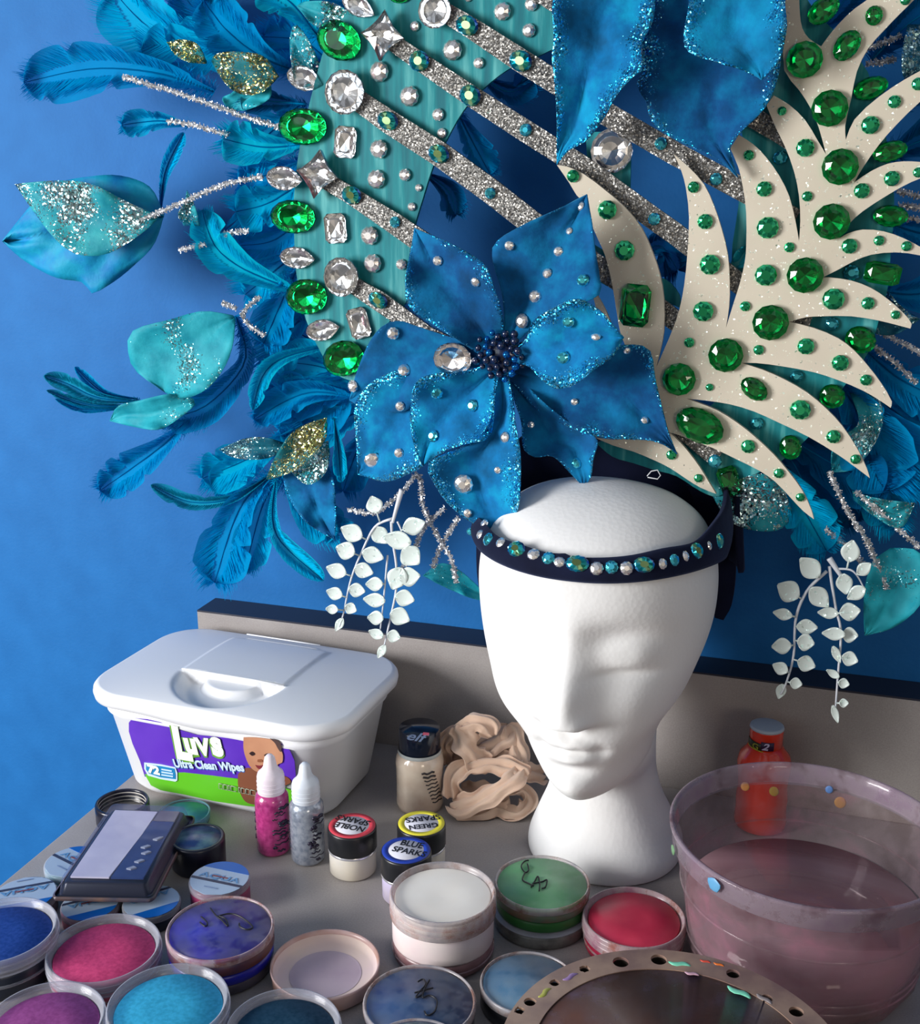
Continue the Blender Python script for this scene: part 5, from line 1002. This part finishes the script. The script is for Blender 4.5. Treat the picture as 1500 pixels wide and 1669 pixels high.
spray([([(655, 798), (646, 830), (640, 852)], .0020), ([(640, 845), (612, 858), (592, 895), (572, 945), (560, 1000), (553, 1022)], .0010), ([(638, 850), (640, 880), (646, 920), (646, 960), (636, 1010), (626, 1055)], .0011), ([(648, 850), (655, 868), (652, 890)], .0008), ([(632, 905), (627, 960), (622, 1010), (618, 1040)], .0008)],
      [(610, 822, 26, 28), (573, 868, 38, 28), (563, 897, 32, 28), (548, 930, 34, 24), (545, 967, 27, 20), (541, 993, 20, 15), (572, 992, 20, 18), (582, 962, 27, 22), (593, 930, 32, 24), (608, 905, 26, 36), (620, 873, 26, 34), (647, 880, 28, 48), (675, 857, 38, 28), (670, 907, 36, 34), (668, 940, 34, 30), (647, 943, 32, 38), (660, 975, 32, 26), (610, 952, 28, 22), (610, 978, 36, 22), (652, 1005, 34, 28), (612, 1007, 26, 22), (642, 1037, 22, 20), (613, 1033, 16, 26), (622, 1062, 13, 24), (553, 1018, 13, 24)], .752, 'white glittered leaf spray hanging over the wipes box')
spray([([(1352, 910), (1364, 928), (1376, 946)], .0020), ([(1348, 931), (1316, 963), (1298, 1006), (1294, 1067), (1283, 1110), (1273, 1132)], .0011), ([(1352, 923), (1362, 988), (1371, 1031), (1366, 1103), (1361, 1172)], .0010), ([(1364, 927), (1391, 931), (1409, 959)], .0008)],
      [(1320, 925, 43, 32), (1285, 963, 40, 34), (1276, 1001, 32, 18), (1316, 1022, 34, 24), (1274, 1053, 32, 25), (1314, 1047, 28, 27), (1272, 1089, 27, 20), (1315, 1082, 30, 25), (1298, 1114, 20, 18), (1273, 1127, 16, 25), (1336, 974, 30, 42), (1350, 999, 18, 34), (1386, 997, 34, 28), (1386, 1035, 26, 24), (1359, 1033, 20, 38), (1386, 1074, 27, 23), (1364, 1067, 13, 30), (1358, 1098, 12, 24), (1376, 1114, 16, 18), (1376, 1146, 15, 14), (1362, 1164, 11, 30), (1377, 952, 26, 34), (1396, 967, 22, 34), (1387, 898, 30, 36), (1409, 927, 20, 28)], .748, 'white glittered leaf spray hanging over the backsplash by the red bottle')
# ------------------------------------------------ navy head band that grips the head
navy = NT('navy_velvet').set(rough=.9, spec=.15, sheen=.15); navy.b.inputs['Sheen Tint'].default_value = (.3, .4, .8, 1); nv_ = navy.noise(30, 3); navy.l(navy.ramp(nv_, [(.3, srgb(10, 14, 34)), (.7, srgb(18, 24, 50))]), navy.b.inputs['Base Color']); navy.bump(navy.noise(120, 3), .4, .001); navy = navy.m
n = 120; v = []; prof_n = 8
def band_at(th):      # th 0 front
    c_ = (1-math.cos(th))/2; wob = .0012*math.sin(5*th)+.0008*math.sin(11*th)
    zlo = .2265-.040*c_**2.2+.004*math.sin(th)**2; zhi = .2415+.004*c_+.0045*math.sin(th)**2*(1 if th < math.pi else .1)+.045*c_**(2.5 if th < math.pi else 5.5)+wob
    dip = .0035*math.exp(-((th-.15)/.25)**2)
    return zlo, zhi-dip
for i in range(n):
    th = 2*math.pi*i/n; zlo, zhi = band_at(th); c_, s_ = math.cos(th), math.sin(th); e_ = 2.15
    ca = math.copysign(abs(c_)**(2/e_), c_); sa = math.copysign(abs(s_)**(2/e_), s_); bk = (1-c_)/2
    for k in range(prof_n+1):
        q = k/prof_n; z = zlo+(zhi-zlo)*q; lean = max(0, z-.225)
        a_ = .0800+.0045*bk-lean*.16*(1-bk); ry = .0885-lean*.30*(1-bk)+.002*bk; ring = .0035*math.sin(math.pi*q)
        v.append(Vector((HX+sa*(a_+ring), .742-ca*(ry+ring), z)))
f = [(i*(prof_n+1)+k, ((i+1) % n)*(prof_n+1)+k, ((i+1) % n)*(prof_n+1)+k+1, i*(prof_n+1)+k+1) for i in range(n) for k in range(prof_n)]
band = bvh(mk('head_band', v, f, navy, HD, solid=.003, label='navy velvet head band round the foam head'))
# tall stiff back panel of the cap, standing behind the crown
v = []; nB = 40
for i in range(nB+1):
    u = i/nB; ang = math.pi*(.5-u)*1.12; 
    for k in range(9):
        q = k/8; x_ = HX+.004+math.sin(ang)*(.088-.006*q); y_ = .765+.052*math.cos(ang)**.8*1 if math.cos(ang) > 0 else .765
        top = .236+.066*(max(0, math.cos(ang*.86))**.75); z = .205+(top-.205)*q; v.append(Vector((x_, y_, z)))
f = [(i*9+k, (i+1)*9+k, (i+1)*9+k+1, i*9+k+1) for i in range(nB) for k in range(8)]
mk('cap_back', v, f, navy, HD, solid=.005, label='dark stiff fabric cap back rising behind the crown')
def hang(px, Y, nm='band_tail'): return plate(nm, smooth_outline(px, 3), Y, .005, navy, carry=False)
hang([(778, 868), (800, 872), (800, 940), (795, 975), (785, 972), (779, 930)], .752); hang([(1120, 790), (1160, 800), (1187, 822), (1199, 862), (1200, 930), (1193, 985), (1180, 1009), (1166, 1005), (1160, 950), (1158, 880), (1140, 830)], .792)
# ------------------------------------------------ rhinestones
def gem_mesh(name, outline, crown=.40, table=.52, mats=None, pav=.34, mid=True):
    """faceted stone: outline in the XZ plane (unit radius), table towards -Y, foiled pavilion behind"""
    n = len(outline); O = [Vector((a, 0, b2)) for a, b2 in outline]; cen = sum(O, Vector())/n
    H = [cen+((O[i]+O[(i+1) % n])/2-cen) for i in range(n)]
    v = []; f = []; mi = []
    def ring(pts, s, y): 
        k = len(v); v.extend([cen+(p-cen)*s+Vector((0, y, 0)) for p in pts]); return list(range(k, k+n))
    g0 = ring(O, .96, 0.0); g1 = ring(O, 1.0, -pav*.85); g2 = ring(O, 1.0, -pav)
    def band_(a, b2, m=0):
        for i in range(n): f.append((a[i], a[(i+1) % n], b2[(i+1) % n], b2[i])); mi.append(m)
    band_(g0, g1, 1); band_(g1, g2, 0)
    m1 = ring(H, .84, -pav-crown*.55); t1 = ring(O, table, -pav-crown)
    for i in range(n):      # star and kite facets
        f.append((g2[i], g2[(i+1) % n], m1[i])); mi.append(0)
        f.append((m1[i], g2[(i+1) % n], m1[(i+1) % n])); mi.append(0)
        f.append((m1[i-1], m1[i], t1[i])); mi.append(0)
        f.append((t1[i], m1[i], t1[(i+1) % n])); mi.append(0)
    f.append(tuple(t1)); mi.append(0)
    # foil pavilion: faceted cone seen through the crown
    p1 = ring(H, .62, -pav*.28); k = len(v); v.append(cen+Vector((0, -.02, 0)))
    for i in range(n):
        f.append((g0[i], p1[i], g0[(i+1) % n])); mi.append(1); f.append((p1[i], p1[(i+1) % n], g0[(i+1) % n])); mi.append(1); f.append((p1[i], k, p1[(i+1) % n])); mi.append(1)
    me = bpy.data.meshes.new(name); me.from_pydata([tuple(a) for a in v], [], f)
    bm_ = bmesh.new(); bm_.from_mesh(me); bmesh.ops.recalc_face_normals(bm_, faces=bm_.faces); bm_.to_mesh(me); bm_.free()
    me.polygons.foreach_set('material_index', mi)
    for m in mats: me.materials.append(m)
    return me
def circ(n, r=1): return [(r*math.cos(2*math.pi*i/n), r*math.sin(2*math.pi*i/n)) for i in range(n)]
rect8 = [(.66, -1), (1, -.72), (1, .72), (.66, 1), (-.66, 1), (-1, .72), (-1, -.72), (-.66, -1)]
tear = [(1.0*math.cos(a)*(1 if math.cos(a) < 0 else 1.0), math.sin(a)*(.78 if math.cos(a) < 0 else .78*(1-math.cos(a)**2.2*.75))) for a in [2*math.pi*i/14 for i in range(14)]]
star = [(0, 1), (.42, .42), (1, 0), (.42, -.42), (0, -1), (-.42, -.42), (-1, 0), (-.42, .42)]
def glass(name, col, foil, rough=.03):
    x = NT(name+'_crown').set(col=col, rough=rough, ior=1.5); x.b.inputs['Transmission Weight'].default_value = 1.0
    y = NT(name+'_foil').set(col=foil, rough=.12, metal=1.0); return x.m, y.m
def foiled(name, col, rough=.10, ab=None, coat=.6):
    """small foil backed stone: mirror facets, with a rainbow coating that changes with the facet's own tilt"""
    x = NT(name).set(col=col, rough=rough, metal=.9, coat=coat, coatr=.03)
    if ab:
        g = x.n('TexCoord'); s_ = x.n('SeparateXYZ'); x.l(g.outputs['Normal'], s_.inputs[0]); a = x.n('Math', operation='MULTIPLY_ADD', i_1=.5, i_2=.5); x.l(s_.outputs[0], a.inputs[0])
        b2 = x.n('Math', operation='MULTIPLY_ADD', i_1=.35); x.l(s_.outputs[2], b2.inputs[0]); x.l(a.outputs[0], b2.inputs[2]); x.l(x.ramp(b2.outputs[0], ab), x.b.inputs['Base Color'])
    return x.m
gc, gf = glass('emerald', (.05, .60, .24), (.03, .46, .20)); cc, cf = glass('crystal', (.97, .96, .98), (.92, .88, .86))
AB = [(0, (1, .6, .4)), (.22, (1, .95, .82)), (.40, (.95, .95, .95)), (.6, (.93, .96, .95)), (.75, (.8, .88, 1)), (.88, (.95, .9, 1)), (1, (1, .55, .8))]
cab = foiled('crystal_rainbow', (.9, .9, .92), .08, AB); tab = foiled('peacock_rainbow', (.02, .4, .5), .08, [(0, (.02, .25, .6)), (.3, (.0, .5, .6)), (.5, (.5, .75, .3)), (.6, (.05, .6, .4)), (.8, (.0, .45, .55)), (1, (.1, .2, .7))])
aqm = foiled('aqua_stone', (.08, .68, .85), .1); grs = foiled('small_emerald', (.02, .50, .20), .10); crs = foiled('small_crystal', (1, .97, .95), .22, coat=1.0)
GM = {}
def gmesh(kind):
    if kind in GM: return GM[kind]
    ol, mats, kw = dict(
        green_round=(circ(12), (gc, gf), dict(crown=.34, table=.5)), green_oval=(circ(14), (gc, gf), dict(crown=.40, table=.5)), green_rect=(rect8, (gc, gf), dict(crown=.36, table=.62)),
        green_small=(circ(10), (grs, gf), dict(crown=.42, table=.45)), clear_big=(circ(14), (cc, cab), dict(crown=.42, table=.40)), clear_rect=(rect8, (cc, cab), dict(crown=.4, table=.58)),
        clear_tear=(tear, (cc, cab), dict(crown=.40, table=.42)), clear_star=(star, (cc, cab), dict(crown=.42, table=.16)), clear_small=(circ(10), (crs, cf), dict(crown=.52, table=.38)),
        clear_glass=(circ(14), (cc, cf), dict(crown=.42, table=.55)), teal_oval=(circ(12), (tab, cf), dict(crown=.45, table=.40)), aqua_small=(circ(10), (aqm, cf), dict(crown=.5, table=.42)))[kind]
    GM[kind] = gem_mesh(kind, ol, mats=mats, **kw); return GM[kind]
KN = dict(green_round='green_gem', green_oval='green_gem', green_rect='green_gem', green_small='green_rhinestone', clear_big='clear_gem', clear_rect='clear_gem', clear_tear='clear_gem', clear_star='clear_gem', clear_small='clear_rhinestone', clear_glass='clear_gem', teal_oval='teal_gem', aqua_small='aqua_rhinestone')
def gem(kind, px, py, rx, ry=None, rot=0, flat=True, Y=None, only=None):
    ry = ry or rx; h_ = hit(px, py, only) if Y is None else None
    if h_ is None:
        if Y is None: Y = .760
        p = onY(px, py, Y); nr = Vector((0, -1, 0)); par = HD
    else: p, nr, _, par = h_
    s = scale_at(p); nr = (nr*.75+Vector((0, -1, 0))*.25).normalized()
    if nr.y < -.93 and abs(nr.x) < .25: nr = Vector((0, -1, 0))
    # the stone lies on the surface; its seen width is the traced one
    o = bpy.data.objects.new(KN[kind], gmesh(kind)); COL.objects.link(o); o.parent = par; ORG[o] = ORG[par]
    Zl = Vector((0, 0, 1)); Yl = -nr; Xl = Yl.cross(Zl).normalized()*1; Zl = Xl.cross(Yl).normalized(); M = Matrix((Xl, Yl, Zl)).transposed()
    M = M @ Matrix.Rotation(math.radians(rot), 3, 'Y')
    o.matrix_basis = Matrix.LocRotScale(p+nr*.0002-ORG[par], M.to_quaternion(), Vector((rx*s/.955, (rx+ry)/2*s*.9, ry*s/.97)))
    return o
GG = dict(
 green_round=[(1312, 98, 28), (1353, 177, 28), (1370, 272, 28), (1356, 361, 28), (1313, 448, 28), (1257, 525, 28), (1184, 578, 27), (1108, 617, 26)],
 green_oval=[(556, 67, 38, 29, 24), (497, 207, 41, 28, 3), (481, 353, 38, 26, 3), (503, 483, 35, 28, -3), (563, 583, 35, 28, -18), (1142, 692, 39, 27, 24), (1381, 75, 18, 25, 35), (1343, 17, 26, 19, -38), (1420, 144, 26, 17, -18), (1451, 247, 26, 16, -14), (1452, 352, 26, 17, 3), (1403, 553, 24, 21, 25), (1357, 645, 20, 19, 30), (1230, 633, 23, 16, 35), (1289, 728, 17, 20, -15), (1425, 26, 13, 15, 0), (653, -3, 16, 8, 0)],
 green_rect=[(1037, 497, 23, 33, 4), (1439, 445, 27, 17, 8), (1190, 783, 16, 24, -22)],
 green_small=[(935, 287, 10), (991, 342, 15), (1019, 408, 16), (1131, 305, 9), (1150, 361, 12), (1158, 431, 16), (1147, 507, 16), (1124, 558, 8), (1221, 253, 8), (1246, 308, 12), (1252, 371, 17), (1249, 448, 17), (1215, 499, 8), (1287, 403, 8), (1275, 181, 7), (1313, 241, 14), (1316, 320, 8), (1476, 0, 8), (1419, 204, 14), (1458, 166, 10), (1497, 137, 10), (1405, 311, 12), (1454, 291, 12), (1497, 281, 8), (1385, 401, 12), (1433, 392, 8), (1478, 401, 8), (1359, 487, 17), (1415, 494, 10), (1460, 513, 7), (1314, 564, 13), (1370, 591, 13), (1412, 619, 9), (1237, 570, 8), (1305, 667, 16), (1359, 711, 11), (1395, 748, 8), (1157, 631, 6), (1220, 727, 11), (1270, 771, 8), (1305, 810, 7), (1095, 741, 8), (1139, 779, 7)],
 clear_big=[(565, 151, 33, 34, 0), (559, 451, 29, 31, 0), (711, 18, 27, 27, 0), (999, 246, 33, 34, 0)],
 clear_rect=[(565, 232, 18, 24, 6), (549, 372, 18, 23, -4), (587, 526, 17, 24, -16)],
 clear_tear=[(500, 129, 31, 24, 18), (467, 291, 31, 24, 6), (587, 11, 30, 20, 28), (488, 420, 30, 22, 4), (529, 537, 29, 22, -12)],
 clear_star=[(627, 59, 36, 38, 8), (521, 284, 35, 38, 10)],
 clear_small=[(677, 43, 8), (739, 82, 16), (781, 103, 9), (620, 117, 16), (669, 157, 16), (715, 187, 10), (721, 217, 8), (619, 243, 15), (615, 292, 15), (661, 285, 10), (683, 306, 6), (672, 337, 7), (604, 384, 15), (820, 19, 14), (867, 7, 11), (863, 50, 11), (764, -3, 6), (609, 429, 15), (655, 431, 9),
   (714, 425, 8), (776, 459, 8), (831, 400, 8), (929, 377, 6), (948, 337, 8), (911, 410, 8), (893, 446, 8), (873, 483, 10), (853, 523, 12), (972, 549, 8), (1022, 571, 6), (937, 655, 6), (1051, 685, 6), (825, 713, 9), (812, 766, 6), (757, 788, 16), (763, 836, 7), (791, 854, 7), (659, 604, 10), (577, 629, 10), (653, 662, 8), (608, 748, 14), (651, 738, 8), (641, 543, 10), (866, 692, 6)],
 teal_oval=[(763, 42, 19, 15, 20), (850, 100, 19, 16, 20), (685, 100, 17, 16, 10), (768, 156, 18, 16, 25), (634, 197, 18, 14, 20), (717, 251, 18, 14, 20), (575, 318, 17, 14, 15), (618, 489, 17, 12, 25)],
 aqua_small=[(1078, 234, 10), (1168, 292, 10), (858, 212, 10), (1067, 357, 10), (800, 315, 9), (645, 362, 9), (1272, 257, 11), (1389, 444, 13), (1356, 528, 11), (1299, 613, 10), (1234, 690, 10), (1166, 751, 11), (951, 457, 10), (927, 524, 10), (919, 583, 11), (940, 755, 9), (712, 640, 10), (771, 661, 10), (707, 711, 10)])
for kd, L in GG.items():
    for g in L:
        rx_, ry_, ro = g[2], (g[3] if len(g) > 3 else g[2]), (g[4] if len(g) > 4 else 0)
        gem(kd, g[0], g[1], rx_, ry_, ro)
gem('clear_glass', 740, 584, 31, 26, 0, Y=.736)
for kd, px, py, rx_, ry_ in [('aqua_small', 770, 866, 9, 7), ('clear_small', 785, 872, 8, 8), ('aqua_small', 798, 880, 10, 11), ('clear_small', 818, 886, 9, 9), ('teal_oval', 844, 896, 16, 13), ('clear_small', 871, 905, 11, 10), ('aqua_small', 895, 911, 11, 11), ('clear_small', 913, 917, 10, 9), ('teal_oval', 942, 920, 19, 14), ('clear_small', 973, 927, 11, 11), ('aqua_small', 997, 925, 11, 11), ('clear_small', 1021, 926, 11, 11), ('teal_oval', 1049, 921, 17, 13), ('clear_small', 1079, 919, 8, 9), ('aqua_small', 1098, 913, 9, 10), ('clear_small', 1116, 907, 7, 9), ('teal_oval', 1134, 898, 12, 13), ('clear_small', 1154, 890, 6, 8), ('teal_oval', 1170, 882, 10, 13)]:
    gem(kd, px, py, rx_, ry_, 0, only=[band])
b = MB(); b.tube([onY(a, b2, .748) for a, b2 in ((1055, 776), (1062, 768), (1072, 766), (1077, 775), (1072, 781), (1056, 778))], .0004, 5); b.mk('loose_thread', plain('pale_thread', (.6, .62, .66), .6), HD)
